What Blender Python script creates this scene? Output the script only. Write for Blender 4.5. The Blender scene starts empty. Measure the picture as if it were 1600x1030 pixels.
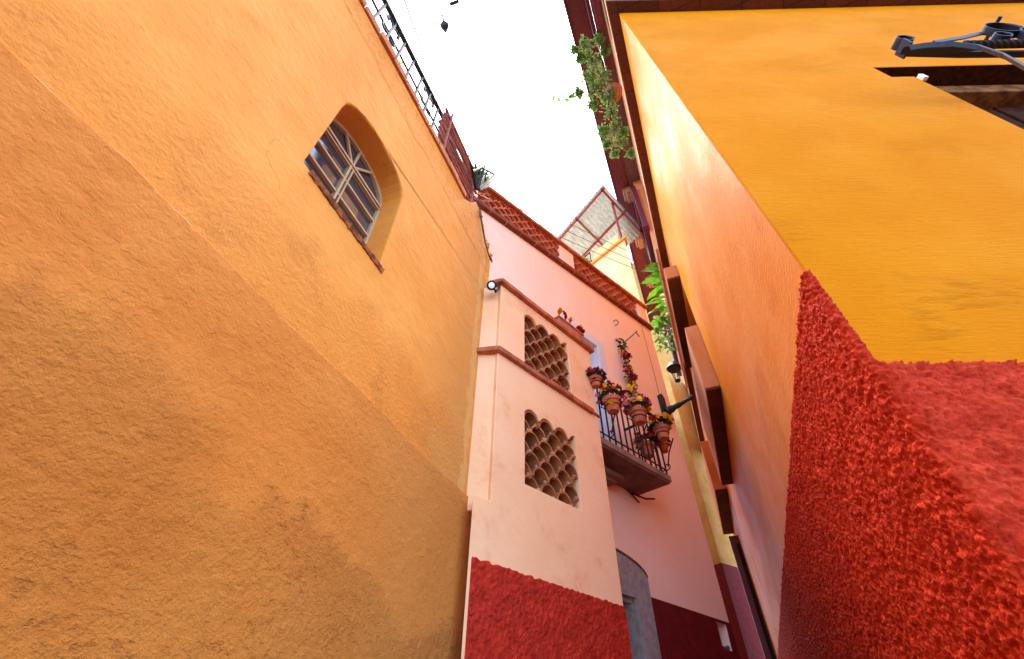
import bpy, bmesh, math, random
import numpy as np
from mathutils import Vector, Matrix, noise
from mathutils.geometry import tessellate_polygon
random.seed(7)
SC = bpy.context.scene
COL = SC.collection
EYE = 1.6
# ---------------------------------------------------------------- camera
FPX, CX, CY = 711.0, 800.0, 515.0
up_c = Vector((15.0, 744.0, -FPX)).normalized()          # world up seen from the camera
fw_c = Vector((0, 0, -1))
y_c = (fw_c - up_c * fw_c.dot(up_c)).normalized()
x_c = y_c.cross(up_c)
ROT = Matrix((x_c, y_c, up_c))                            # camera -> world
cam = bpy.data.cameras.new('camera'); cam_o = bpy.data.objects.new('camera', cam); COL.objects.link(cam_o)
cam.sensor_width = 36; cam.lens = FPX / 1600 * 36; cam.clip_start = 0.05; cam.clip_end = 500
cam_o.matrix_world = Matrix.Translation((0, 0, EYE)) @ ROT.to_4x4()
SC.camera = cam_o
# ---------------------------------------------------------------- sky, sun, exposure
SUN_EL, SUN_AZ = math.radians(74), math.radians(14)      # azimuth from +Y, clockwise
W = bpy.data.worlds.new('World'); SC.world = W; W.use_nodes = True
wn = W.node_tree.nodes; wl = W.node_tree.links
sky = wn.new('ShaderNodeTexSky'); sky.sky_type = 'NISHITA'; sky.sun_disc = False
sky.sun_elevation = SUN_EL; sky.sun_rotation = SUN_AZ; sky.dust_density = 6; sky.air_density = 1.0; sky.ozone_density = 1.0; sky.altitude = 2000
wl.new(sky.outputs[0], wn['Background'].inputs[0]); wn['Background'].inputs[1].default_value = 0.12
sun = bpy.data.lights.new('sun', 'SUN'); sun.energy = 1.2; sun.angle = math.radians(40); sun.color = (1, .86, .70)
sun_o = bpy.data.objects.new('sun', sun); COL.objects.link(sun_o)
sd = Vector((math.sin(SUN_AZ) * math.cos(SUN_EL), math.cos(SUN_AZ) * math.cos(SUN_EL), math.sin(SUN_EL)))
sun_o.rotation_euler = sd.to_track_quat('Z', 'Y').to_euler(); sun_o.location = (0, 0, 30)
SC.view_settings.view_transform = 'Standard'; SC.view_settings.look = 'None'; SC.view_settings.gamma = 1
SC.view_settings.exposure = 3.4
SC.cycles.max_bounces = 12; SC.cycles.diffuse_bounces = 8
# ---------------------------------------------------------------- materials
def lin(c):
    return tuple(((v / 255) / 12.92 if v / 255 <= .04045 else ((v / 255 + .055) / 1.055) ** 2.4) for v in c) + (1,)
class NT:
    def __init__(s, name, rough=.8, spec=.3):
        s.m = bpy.data.materials.new(name); s.m.use_nodes = True; s.n = s.m.node_tree.nodes; s.l = s.m.node_tree.links
        s.b = s.n['Principled BSDF']; s.b.inputs['Roughness'].default_value = rough
        s.b.inputs['Specular IOR Level'].default_value = spec
        s.tc = s.n.new('ShaderNodeTexCoord').outputs['Object']
    def new(s, t, **k):
        n = s.n.new(t)
        for a, v in k.items(): setattr(n, a, v)
        return n
    def put(s, sock, v):
        if isinstance(v, bpy.types.NodeSocket): s.l.new(v, sock)
        else: sock.default_value = v
    def map(s, scale=(1, 1, 1), rot=(0, 0, 0), src=None):
        n = s.new('ShaderNodeMapping'); n.inputs['Scale'].default_value = scale; n.inputs['Rotation'].default_value = rot
        s.l.new(src or s.tc, n.inputs[0]); return n.outputs[0]
    def noise(s, scale, detail=6, rough=.55, vec=None, dist=0):
        n = s.new('ShaderNodeTexNoise'); s.l.new(vec or s.tc, n.inputs['Vector'])
        n.inputs['Scale'].default_value = scale; n.inputs['Detail'].default_value = detail; n.inputs['Roughness'].default_value = rough
        n.inputs['Distortion'].default_value = dist; return n.outputs['Fac']
    def vor(s, scale, vec=None, feature='F1', rnd=1):
        n = s.new('ShaderNodeTexVoronoi', feature=feature); s.l.new(vec or s.tc, n.inputs['Vector']); n.inputs['Scale'].default_value = scale
        n.inputs['Randomness'].default_value = rnd
        return n.outputs['Distance']
    def ramp(s, fac, a, b, ca=0., cb=1.):
        n = s.new('ShaderNodeMapRange'); n.interpolation_type = 'SMOOTHSTEP'
        s.l.new(fac, n.inputs[0]); n.inputs[1].default_value = a; n.inputs[2].default_value = b
        n.inputs[3].default_value = ca; n.inputs[4].default_value = cb; return n.outputs[0]
    def math(s, op, a, b=0.):
        n = s.new('ShaderNodeMath', operation=op); s.put(n.inputs[0], a); s.put(n.inputs[1], b); return n.outputs[0]
    def mix(s, f, a, b, blend='MIX'):
        n = s.new('ShaderNodeMix', data_type='RGBA', blend_type=blend)
        s.put(n.inputs[0], f); s.put(n.inputs[6], a); s.put(n.inputs[7], b); return n.outputs[2]
    def sep(s, src=None):
        n = s.new('ShaderNodeSeparateXYZ'); s.l.new(src or s.tc, n.inputs[0]); return n.outputs
    def bump(s, h, strength=.5, dist=.01, prev=None):
        n = s.new('ShaderNodeBump'); n.inputs['Strength'].default_value = strength; n.inputs['Distance'].default_value = dist
        s.l.new(h, n.inputs['Height'])
        if prev: s.l.new(prev, n.inputs['Normal'])
        s.l.new(n.outputs[0], s.b.inputs['Normal']); return n.outputs[0]
    def col(s, v): s.put(s.b.inputs['Base Color'], v)
MATS = {}
def cracks(t, scale=1.6, width=.008, lo=.5):
    off = t.new('ShaderNodeTexNoise'); t.l.new(t.tc, off.inputs['Vector']); off.inputs['Scale'].default_value = 6; off.inputs['Detail'].default_value = 5
    va = t.new('ShaderNodeVectorMath', operation='MULTIPLY_ADD'); t.l.new(off.outputs['Color'], va.inputs[0]); va.inputs[1].default_value = (.22, .22, .22); t.l.new(t.tc, va.inputs[2])
    v = t.vor(scale, va.outputs[0], 'DISTANCE_TO_EDGE')
    return t.math('MULTIPLY', t.ramp(v, 0, width, 1, 0), t.ramp(t.noise(1.7, 3), lo, lo + .08))
def simple(name, c, rough=.6, metal=0., spec=.4, var=.25, scale=20, bump=0., bscale=60, c2=None, emit=None):
    if name in MATS: return MATS[name]
    t = NT(name, rough, spec); a = lin(c); b = lin(c2) if c2 else tuple(v * (1 - var) for v in a[:3]) + (1,)
    t.col(t.mix(t.ramp(t.noise(scale), .35, .65), b, a)); t.b.inputs['Metallic'].default_value = metal
    if bump: t.bump(t.noise(bscale, 5), bump, .004)
    if emit: t.b.inputs['Emission Color'].default_value = lin(emit[0]); t.b.inputs['Emission Strength'].default_value = emit[1]
    MATS[name] = t.m; return t.m
def plaster(name, c, c2, grain=.5, rough=.75, spec=.3, coarse=.5, streak=False, pits=.2, dark=None, scale=1., brush=0., crack=True):
    """painted lime plaster: mottled paint, trowel waves, grain and pits"""
    t = NT(name, rough, spec)
    big = t.noise(1.6 * scale, 5, .6)
    colr = t.mix(t.ramp(big, .35, .68), lin(c2), lin(c))
    if dark:
        blot = t.ramp(t.noise(2.6 * scale, 8, .68, dist=.6), .53, .72)
        speck = t.ramp(t.noise(38 * scale, 4, .6), .4, .62)
        colr = t.mix(t.math('MULTIPLY', blot, t.math('MULTIPLY_ADD', speck, .6)), colr, lin(dark))
    if streak:
        st = t.noise(2.2, 7, .72, vec=t.map((.5, 7., 6.)))
        colr = t.mix(t.ramp(st, .52, .74, 0, .55), colr, lin(dark or c2))
    fine = t.noise(150 * scale, 4, .6)
    colr = t.mix(t.ramp(fine, .3, .75, 0, .16), colr, (.9, .8, .7, 1), 'MULTIPLY')
    t.col(colr)
    h1 = t.noise(5 * scale, 4, .5)
    h2 = t.noise(26 * scale, 7, .62, dist=.4)
    h3 = t.noise(120 * scale, 4, .6)
    h = t.math('ADD', t.math('MULTIPLY', h1, coarse), t.math('ADD', t.math('MULTIPLY', h2, .35 * grain), t.math('MULTIPLY', h3, .10 * grain)))
    if pits:
        v = t.ramp(t.noise(46 * scale, 3, .5, dist=1.), .62, .74)
        gate = t.ramp(t.noise(3.1 * scale, 4, .6), .45, .62)
        h = t.math('SUBTRACT', h, t.math('MULTIPLY', t.math('MULTIPLY', v, gate), pits))
    if brush:
        bs = t.noise(9, 6, .7, vec=t.map((1.2, 5, 7.), (0, .25, 0)))
        h = t.math('ADD', h, t.math('MULTIPLY', bs, brush))
    if brush:
        ar = t.noise(16, 5, .75, vec=t.map((.5, 3, 3.2), (0, .12, 0), None)); gt = t.ramp(t.noise(1.9, 3), .5, .62)
        h = t.math('ADD', h, t.math('MULTIPLY', t.math('MULTIPLY', t.ramp(ar, .5, .66), gt), brush * .4))
    if crack:
        ck = cracks(t, 1.3, .006); h = t.math('SUBTRACT', h, t.math('MULTIPLY', ck, .12)); colr = t.mix(t.math('MULTIPLY', ck, .35), colr, lin(tuple(v * .6 for v in c2))); t.col(colr)
    t.bump(h, 1., .02)
    rv = t.ramp(big, .3, .7, rough + .07, rough - .07); t.l.new(rv, t.b.inputs['Roughness'])
    return t.m
def stucco(name, c, c2, scale=1., spec=.45, rough=.55, amt=1.):
    """thrown stucco, heavy grain"""
    t = NT(name, rough, spec)
    n1 = t.noise(38 * scale, 5, .55, dist=.8); n2 = t.noise(110 * scale, 4, .6)
    v = t.vor(52 * scale, feature='SMOOTH_F1')
    h = t.math('ADD', t.math('MULTIPLY', n1, .9), t.math('ADD', t.math('MULTIPLY', n2, .3), t.math('MULTIPLY', v, -.5)))
    t.col(t.mix(t.ramp(t.noise(12 * scale, 5), .35, .7), lin(c2), lin(c)))
    t.bump(h, 1., .012 * amt); return t.m
def terracotta_(name, c1, c2):
    t = NT(name, .85, .2); g = t.new('ShaderNodeNewGeometry')
    c = t.mix(t.ramp(t.noise(14, 6, .6), .3, .7), lin(c2), lin(c1)); c = t.mix(t.math('MULTIPLY', g.outputs['Random Per Island'], .6), c, lin(c2))
    t.col(c); t.bump(t.noise(50, 6, .65), .9, .008); return t.m
def brick_under(name, c1, c2, mortar, w=.26, row=.5):
    t = NT(name, .85, .2)
    b = t.new('ShaderNodeTexBrick'); t.l.new(t.tc, b.inputs['Vector']); b.offset = 0
    b.inputs['Color1'].default_value = lin(c1); b.inputs['Color2'].default_value = lin(c2); b.inputs['Mortar'].default_value = lin(mortar)
    b.inputs['Scale'].default_value = 1; b.inputs['Brick Width'].default_value = w; b.inputs['Row Height'].default_value = row
    b.inputs['Mortar Size'].default_value = .006; b.inputs['Mortar Smooth'].default_value = .4
    t.col(t.mix(t.ramp(t.noise(30, 6), .3, .7, 0, .5), b.outputs[0], lin(tuple(v * .55 for v in c1))))
    t.bump(t.math('ADD', t.math('MULTIPLY', b.outputs[1], -1.), t.math('MULTIPLY', t.noise(60, 5), .5)), 1, .008)
    return t.m
def grainset(t, pit_lo=.62, k=1.):
    """fine crumbs, soft waves, sparse pits: heights for old lime plaster"""
    wave = t.noise(4.5, 3, .5)
    crumb = t.noise(55, 6, .62)
    fine = t.noise(170, 3, .6)
    drag = t.noise(18, 6, .6, vec=t.map((.55, 1, 1.5), (0, .5, 0)))
    pit = t.ramp(t.noise(52, 5, .6, vec=t.map((.7, 1, 1.4))), pit_lo - .02, pit_lo + .14)
    return wave, crumb, fine, drag, pit
def madd(t, *terms):
    r = None
    for v, k in terms:
        m = t.math('MULTIPLY', v, k); r = m if r is None else t.math('ADD', r, m)
    return r
def left_upper():
    t = NT('left upper plaster', .78, .2)
    xyz = t.sep(); s, h = xyz[0], xyz[2]
    big = t.noise(1.8, 5, .6)
    c = t.mix(t.ramp(big, .35, .68), lin((230, 142, 54)), lin((238, 154, 66)))
    n3 = t.noise(2.2, 6, .62)
    dd = t.math('ADD', h, t.math('MULTIPLY', n3, -1.1))                      # distance above the day joint, broken up
    band = t.math('SUBTRACT', 1., t.ramp(dd, .55, .86))
    c = t.mix(t.math('MULTIPLY', band, .45), c, lin((222, 126, 40)))
    st = t.ramp(t.noise(3.6, 8, .68, vec=t.map((1, 1, 1.5))), .50, .66)
    sp = t.ramp(t.noise(90, 5, .7), .38, .6, .25, 1)
    c = t.mix(t.math('MULTIPLY', t.math('MULTIPLY', t.math('MULTIPLY_ADD', band, .85), st), t.math('MULTIPLY', sp, .42)), c, lin((178, 94, 24)))
    c = t.mix(t.math('MULTIPLY', t.ramp(t.noise(9, 7, .72), .62, .74), .4), c, lin((182, 98, 30)))
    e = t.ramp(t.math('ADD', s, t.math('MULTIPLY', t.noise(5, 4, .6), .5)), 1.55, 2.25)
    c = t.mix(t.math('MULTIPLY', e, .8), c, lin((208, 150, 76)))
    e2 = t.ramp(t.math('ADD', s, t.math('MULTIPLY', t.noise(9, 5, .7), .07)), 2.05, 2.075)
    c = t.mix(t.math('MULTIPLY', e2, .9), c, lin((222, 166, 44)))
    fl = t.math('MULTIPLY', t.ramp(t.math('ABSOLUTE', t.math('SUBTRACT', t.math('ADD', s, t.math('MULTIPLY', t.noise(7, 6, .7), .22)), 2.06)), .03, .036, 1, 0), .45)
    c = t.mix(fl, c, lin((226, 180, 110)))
    g = t.ramp(t.math('ADD', h, t.math('ADD', t.math('MULTIPLY', t.noise(5, 5, .6), .16), t.math('MULTIPLY', s, -.03))), 2.78, 2.83)
    gp = t.ramp(t.noise(34, 6, .7, vec=t.map((.6, 1, 1.2))), .5, .62)
    c = t.mix(t.math('MULTIPLY', t.math('MULTIPLY', g, gp), .6), c, lin((190, 104, 36)))
    ck = cracks(t, 1.5, .0035, .56); c = t.mix(t.math('MULTIPLY', ck, .22), c, lin((150, 76, 20)))
    t.col(c)
    wave, crumb, fine, drag, pit = grainset(t)
    gate = t.math('MAXIMUM', t.ramp(t.noise(2.6, 4), .52, .64), t.math('MULTIPLY', g, .9))
    H = madd(t, (wave, .5), (crumb, .09), (fine, .03), (drag, .12), (t.math('MULTIPLY', pit, gate), -.10), (g, .12), (t.math('MULTIPLY', g, crumb), .22), (t.math('MULTIPLY', e2, t.noise(40, 4)), .7), (fl, .08), (t.math('MULTIPLY', band, crumb), .2), (ck, -.05))
    t.bump(H, 1, .024); return t.m
def left_lower():
    t = NT('left lower plaster', .8, .2)
    xyz = t.sep(); s, h = xyz[0], xyz[2]
    big = t.noise(2.2, 5, .6)
    c = t.mix(t.ramp(big, .35, .68), lin((212, 118, 38)), lin((222, 132, 50)))
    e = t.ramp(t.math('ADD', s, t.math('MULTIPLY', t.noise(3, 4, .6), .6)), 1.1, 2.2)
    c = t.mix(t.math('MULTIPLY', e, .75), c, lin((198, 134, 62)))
    ln_ = t.math('ADD', t.math('ADD', h, t.math('MULTIPLY', t.noise(1.7, 4, .5), -.9)), t.math('MULTIPLY', t.math('ABSOLUTE', t.math('SUBTRACT', s, .45)), .25))
    up = t.ramp(ln_, .08, .22)
    c = t.mix(t.math('MULTIPLY', up, .06), c, lin((222, 134, 56)))
    c = t.mix(t.math('MULTIPLY', t.ramp(t.noise(11, 7, .72), .58, .74), .3), c, lin((160, 78, 14)))
    ck = cracks(t, 1.8, .0035, .56); c = t.mix(t.math('MULTIPLY', ck, .22), c, lin((130, 60, 12)))
    t.col(c)
    wave, crumb, fine, drag, pit = grainset(t, .58)
    crag = t.noise(30, 8, .68)
    gate = t.ramp(t.noise(3.4, 4), .44, .6)
    rough = madd(t, (crag, .42), (crumb, .3), (fine, .1), (drag, .15), (t.math('MULTIPLY', pit, gate), -.14))
    q = t.math('ADD', t.math('ADD', t.math('MULTIPLY', s, .9), h), t.math('MULTIPLY', t.noise(4, 6, .6), .35))
    rg = t.math('MULTIPLY', t.ramp(t.math('ABSOLUTE', t.math('SUBTRACT', q, .62)), 0., .07, 1, 0), t.math('SUBTRACT', 1, t.ramp(h, .45, .75)))
    inv = t.math('SUBTRACT', 1, t.math('MULTIPLY', up, .6))
    H = madd(t, (t.math('MULTIPLY', rough, inv), 1.5), (wave, .6), (drag, .06), (fine, .015), (up, .10), (rg, .35), (t.math('MULTIPLY', rg, crag), 1.3), (ck, -.05))
    t.bump(H, 1, .03); return t.m
M = {
 'L_up': left_upper(), 'L_low': left_lower(),
 'reveal': plaster('window reveal paint', (248, 166, 56), (240, 154, 48), .25, pits=0, coarse=.3),
 'pink': plaster('salmon plaster', (250, 198, 150), (246, 188, 136), .3, .75, coarse=.5, pits=.05, dark=(232, 160, 112), scale=.9, crack=False),
 'pinkb': plaster('pink plaster', (251, 218, 196), (248, 209, 184), .25, .72, coarse=.45, pits=.04, crack=False),
 'dado_t': stucco('brick red stucco', (196, 52, 32), (170, 38, 22), 1.2, .14, .7),
 'dado_m': stucco('maroon stucco', (116, 26, 26), (98, 20, 22), .8, .15, .8, .7),
 'dado_r': stucco('red thrown stucco', (216, 68, 38), (190, 50, 26), 1.3, .08, .75, .7),
 'front': plaster('sunny yellow plaster', (220, 130, 0), (214, 121, 2), .3, .66, .02, coarse=.3, pits=.03, brush=.34, crack=False),
 'side': plaster('orange smooth plaster', (232, 144, 46), (226, 134, 38), .6, .52, .04, coarse=.35, crack=False, pits=.02, streak=True, dark=(208, 118, 34), brush=.3),
 'yellowb': plaster('pale ochre plaster', (246, 216, 156), (240, 204, 136), .4, .8, pits=.1, dark=(226, 186, 118), crack=False),
 'ochre': plaster('shade-darkened ochre plaster', (196, 158, 92), (180, 140, 76), .5, .9, spec=.05, pits=.1, dark=(150, 112, 60), crack=False),  # ochre with the shade of the alley put into its colour
 'ledge': plaster('dusty peach plaster', (206, 132, 84), (190, 114, 68), .4, .85, spec=.05, crack=False),
 'up_wall': plaster('upper apricot plaster', (232, 160, 110), (226, 150, 98), .2, .7),
 'brick': brick_under('dark brick underside', (112, 58, 40), (92, 48, 34), (58, 40, 32)),
 'brickc': terracotta_('coping brick', (206, 128, 78), (176, 98, 58)),
 'brickp': brick_under('parapet brick', (150, 74, 48), (128, 62, 42), (190, 140, 110), .22, .5),
}
def terracotta(name, c1, c2, rough=.75):
    t = NT(name, rough, .3)
    g = t.new('ShaderNodeNewGeometry')
    c = t.mix(t.ramp(t.noise(14, 6, .6), .3, .7), lin(c2), lin(c1))
    c = t.mix(t.math('MULTIPLY', g.outputs['Random Per Island'], .7), c, t.mix(.5, lin(c2), (.12, .07, .05, 1)))
    t.col(c); t.bump(t.noise(70, 5), .6, .004); return t.m
M['tile'] = terracotta('clay tile', (206, 124, 66), (140, 74, 36))
M['tile_red'] = terracotta('red clay tile', (226, 128, 88), (196, 98, 66))
M['pot'] = simple('terracotta pot', (196, 112, 78), .8, c2=(168, 90, 62), bump=.3, scale=14)
M['iron'] = simple('black wrought iron', (34, 34, 40), .5, .3, bump=.2)
M['iron_b'] = simple('blued iron', (40, 42, 50), .5, .4, c2=(28, 30, 38), bump=.3, bscale=90)
M['cream'] = simple('cream painted steel', (196, 158, 116), .5, var=.12)
M['white'] = simple('white door paint', (214, 218, 226), .5, var=.06)
M['grey'] = simple('grey painted wood', (156, 148, 142), .65, c2=(134, 126, 122), bump=.3, bscale=25)
M['dark'] = simple('dark interior', (30, 24, 22), .9)
M['maroon'] = simple('maroon painted wood', (108, 34, 44), .45, var=.2, bump=.1)
M['eave'] = simple('maroon eave boards', (112, 70, 68), .7, c2=(96, 58, 58), bump=.2)
M['corbel'] = simple('weathered corbel wood', (178, 128, 100), .8, c2=(146, 98, 76), bump=.4)
M['wood'] = simple('dark shutter wood', (72, 34, 20), .9, spec=.08, c2=(48, 22, 14), bump=.4, bscale=30)
M['lintel'] = simple('old lintel timber', (150, 98, 56), .85, spec=.1, c2=(96, 58, 34), scale=9, bump=.6, bscale=24)
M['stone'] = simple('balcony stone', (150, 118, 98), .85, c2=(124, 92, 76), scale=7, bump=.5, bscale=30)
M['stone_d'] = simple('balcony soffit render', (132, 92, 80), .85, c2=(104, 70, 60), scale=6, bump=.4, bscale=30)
M['mortar'] = simple('pale mortar', (186, 140, 100), .9, bump=.4)
M['trim'] = simple('red brown coping tile', (192, 106, 66), .75, c2=(156, 78, 50), scale=12, bump=.4)
M['leaf_old'] = simple('leaf green', (84, 122, 40), .5, c2=(52, 88, 30), scale=9)
M['leaf_l'] = simple('bright leaf green', (120, 180, 40), .45, c2=(84, 146, 30), scale=9)
M['leaf_d'] = simple('dark leaf green', (44, 84, 50), .5, c2=(30, 60, 40), scale=9)
def leafmat(name, a, b):
    t = NT(name, .5, .4); cc = t.mix(t.ramp(t.noise(9), .35, .65), lin(b), lin(a)); t.col(cc)
    tr = t.new('ShaderNodeBsdfTranslucent'); t.l.new(cc, tr.inputs[0]); ms = t.new('ShaderNodeMixShader'); ms.inputs[0].default_value = .45
    out = [n for n in t.n if n.type == 'OUTPUT_MATERIAL'][0]; t.l.new(t.b.outputs[0], ms.inputs[1]); t.l.new(tr.outputs[0], ms.inputs[2]); t.l.new(ms.outputs[0], out.inputs[0]); return t.m
M['leaf'] = leafmat('leaf green thin', (146, 178, 96), (98, 136, 64)); M['leaf_l'] = leafmat('bright leaf', (136, 196, 50), (100, 168, 36))
M['twig'] = simple('brown twig', (96, 70, 48), .8)
M['red'] = simple('crimson petals', (180, 18, 48), .6, c2=(130, 10, 36), scale=40)
M['pinkf'] = simple('pale pink petals', (224, 150, 160), .6, c2=(190, 60, 90), scale=40)
M['yel'] = simple('yellow petals', (240, 196, 20), .6, c2=(226, 160, 10), scale=40)
M['cable'] = simple('black rubber cable', (26, 26, 30), .5)
M['wire'] = simple('grey wire', (70, 68, 72), .5)
M['sheet_old'] = simple('corrugated sheet', (176, 180, 172), .5, var=.1, scale=4)
M['sheet'] = leafmat('translucent corrugated sheet', (206, 208, 202), (190, 194, 188))
M['redsteel'] = simple('red oxide steel', (170, 70, 66), .55, var=.15)
M['dish'] = simple('grey white dish', (196, 196, 196), .5, var=.08)
M['reed'] = simple('red brown reed', (166, 92, 70), .8, c2=(120, 60, 46), scale=30, bump=.4)
M['plastic'] = simple('white plastic', (238, 232, 226), .4, var=.04)
M['led'] = simple('lit lamp lens', (200, 210, 255), .3, emit=((150, 165, 255), .12))
M['cobble'] = stucco('grey cobble', (84, 76, 68), (64, 58, 52), .25)
g_ = NT('window glass', .06, .5); g_.b.inputs['Base Color'].default_value = (.045, .045, .055, 1); g_.b.inputs['Specular IOR Level'].default_value = .9
g_.b.inputs['Coat Weight'].default_value = .6; g_.bump(g_.noise(4, 2), .12, .02); M['glass'] = g_.m
# ---------------------------------------------------------------- frames and mesh builder
class Frame:
    """vertical wall plane: s along it (compass yaw), h above eye height, o out of the wall toward the alley"""
    def __init__(s, yaw, perp, tilt=0.):
        y = math.radians(yaw); s.d = Vector((math.sin(y), math.cos(y), 0)); s.n = Vector((math.cos(y), -math.sin(y), 0))
        s.sy = 1 if perp > 0 else -1
        s.M = Matrix.Identity(4); yax = Vector((-math.cos(y), math.sin(y), 0))
        org = s.n * perp + Vector((0, 0, EYE))
        for i, v in enumerate((s.d, yax, Vector((0, 0, 1)))): s.M.col[i][:3] = v
        s.M.col[3][:3] = org
        if tilt: s.M = s.M @ Matrix.Rotation(math.radians(tilt), 4, 'X')
        s.Mi = s.M.inverted()
    def L(s, a, h, o=0.): return Vector((a, s.sy * o, h))
    def P(s, a, h, o=0.): return s.M @ s.L(a, h, o)
    def ray(s, px, py, o=0.):
        """where the sight line of a photo point meets the plane o in front of this wall -> (s, h)"""
        d = ROT @ Vector((px - CX, -(py - CY), -FPX)); p0 = s.Mi @ Vector((0, 0, EYE)); p1 = s.Mi @ (Vector((0, 0, EYE)) + d)
        t = (s.sy * o - p0.y) / (p1.y - p0.y); p = p0.lerp(p1, t); return p.x, p.z
WORLD = type('WF', (), {})(); WORLD.M = Matrix.Identity(4); WORLD.L = lambda x, y, z: Vector((x, y, z))
class MB:
    def __init__(s, fr=WORLD): s.fr = fr; s.v = []; s.f = []
    def add(s, vs, fs):
        n = len(s.v); s.v += [Vector(v) for v in vs]; s.f += [tuple(i + n for i in f) for f in fs]; return s
    def box(s, a0, a1, h0, h1, o0, o1):
        vs = [s.fr.L(a, h, o) if s.fr is not WORLD else Vector((a, h, o)) for a in (a0, a1) for h in (h0, h1) for o in (o0, o1)]
        return s.add(vs, [(0, 1, 3, 2), (4, 6, 7, 5), (0, 4, 5, 1), (2, 3, 7, 6), (0, 2, 6, 4), (1, 5, 7, 3)])
    def poly(s, outer, o0, o1, holes=()):
        loops = [outer] + list(holes); pts = [p for l in loops for p in l]
        tri = tessellate_polygon([[Vector((p[0], p[1], 0)) for p in l] for l in loops]); n = len(pts)
        vs = [s.fr.L(p[0], p[1], o1) for p in pts] + [s.fr.L(p[0], p[1], o0) for p in pts]
        fs = [tuple(t) for t in tri] + [tuple(i + n for i in reversed(t)) for t in tri]; k = 0
        for l in loops:
            m = len(l)
            for i in range(m):
                a, b = k + i, k + (i + 1) % m; fs.append((a, b, b + n, a + n))
            k += m
        return s.add(vs, fs)
    def tube(s, pts, r, seg=8, r1=None, closed=False):
        pts = [Vector(p) for p in pts]; n = len(pts); rings = []; up = None
        for i, p in enumerate(pts):
            a = pts[i - 1] if (i > 0 or closed) else p; b = pts[(i + 1) % n] if (i < n - 1 or closed) else p
            t = (b - a).normalized()
            if up is None: up = t.orthogonal().normalized()
            up = (up - t * up.dot(t)); up = up.normalized() if up.length > 1e-6 else t.orthogonal().normalized()
            w = t.cross(up); rr = r if r1 is None else r + (r1 - r) * i / max(1, n - 1)
            rings.append([p + (up * math.cos(q) + w * math.sin(q)) * rr for q in (2 * math.pi * j / seg for j in range(seg))])
        vs = [v for g in rings for v in g]; fs = []
        for i in range(n if closed else n - 1):
            for j in range(seg):
                a = i * seg + j; b = i * seg + (j + 1) % seg; c = ((i + 1) % n) * seg + (j + 1) % seg; d = ((i + 1) % n) * seg + j
                fs.append((a, b, c, d))
        if not closed: fs += [tuple(range(seg))[::-1], tuple(range((n - 1) * seg, n * seg))]
        return s.add(vs, fs)
    def strap(s, pts, side, w, t):
        """flat bar: w wide along side, t thick"""
        pts = [Vector(p) for p in pts]; side = Vector(side).normalized(); n = len(pts); vs = []
        for i, p in enumerate(pts):
            tg = (pts[min(i + 1, n - 1)] - pts[max(i - 1, 0)]).normalized(); nn = tg.cross(side).normalized()
            for a, b in ((-1, -1), (1, -1), (1, 1), (-1, 1)): vs.append(p + side * a * w / 2 + nn * b * t / 2)
        fs = [(i * 4 + j, i * 4 + (j + 1) % 4, i * 4 + 4 + (j + 1) % 4, i * 4 + 4 + j) for i in range(n - 1) for j in range(4)]
        return s.add(vs, fs + [(3, 2, 1, 0), tuple((n - 1) * 4 + j for j in range(4))])
    def lathe(s, c, prof, seg=24, axis=(0, 0, 1)):
        ax = Vector(axis).normalized(); u = ax.orthogonal().normalized(); w = ax.cross(u); c = Vector(c); vs = []
        for r, z in prof:
            for j in range(seg):
                q = 2 * math.pi * j / seg; vs.append(c + ax * z + (u * math.cos(q) + w * math.sin(q)) * max(r, 1e-4))
        fs = [(i * seg + j, i * seg + (j + 1) % seg, (i + 1) * seg + (j + 1) % seg, (i + 1) * seg + j) for i in range(len(prof) - 1) for j in range(seg)]
        return s.add(vs, fs + [tuple(range(seg))[::-1], tuple((len(prof) - 1) * seg + j for j in range(seg))])
    def leaf(s, p, d, nrm, ln, w, fold=.25):
        d = Vector(d).normalized(); n = Vector(nrm); n = (n - d * n.dot(d)).normalized(); x = d.cross(n); p = Vector(p)
        vs = [p, p + d * ln * .35 + x * w * .5 + n * fold * w, p + d * ln * .75 + x * w * .36 + n * fold * w * .6, p + d * ln - n * ln * .08,
              p + d * ln * .75 - x * w * .36 + n * fold * w * .6, p + d * ln * .35 - x * w * .5 + n * fold * w, p + d * ln * .35, p + d * ln * .75]
        return s.add(vs, [(0, 1, 6), (1, 2, 7, 6), (2, 3, 7), (0, 6, 5), (6, 7, 4, 5), (7, 3, 4)])
    def build(s, name, mat, parent=None, bevel=0., seg=2, smooth=False, fix=True):
        me = bpy.data.meshes.new(name); me.from_pydata([tuple(v) for v in s.v], [], s.f); me.update()
        if fix:
            bm = bmesh.new(); bm.from_mesh(me); bmesh.ops.recalc_face_normals(bm, faces=bm.faces); bm.to_mesh(me); bm.free()
        me.materials.append(M[mat] if isinstance(mat, str) else mat)
        o = bpy.data.objects.new(name, me); COL.objects.link(o)
        if smooth:
            me.polygons.foreach_set('use_smooth', [True] * len(me.polygons))
            if hasattr(me, 'set_sharp_from_angle'): me.set_sharp_from_angle(angle=math.radians(40))
        if bevel:
            b = o.modifiers.new('bevel', 'BEVEL'); b.width = bevel; b.segments = seg; b.limit_method = 'ANGLE'; b.angle_limit = math.radians(35)
        if parent is not None:
            o.parent = parent
            o.matrix_basis = WORLDM(parent).inverted() @ s.fr.M
        else: o.matrix_basis = s.fr.M
        o['_w'] = 1; return o
def WORLDM(o):
    m = o.matrix_basis.copy()
    while o.parent: o = o.parent; m = o.matrix_basis @ m
    return m
def tag(o, label, cat, group=None, kind=None):
    if label: o['label'] = label
    if cat: o['category'] = cat
    if group: o['group'] = group
    if kind: o['kind'] = kind
    return o
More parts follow.
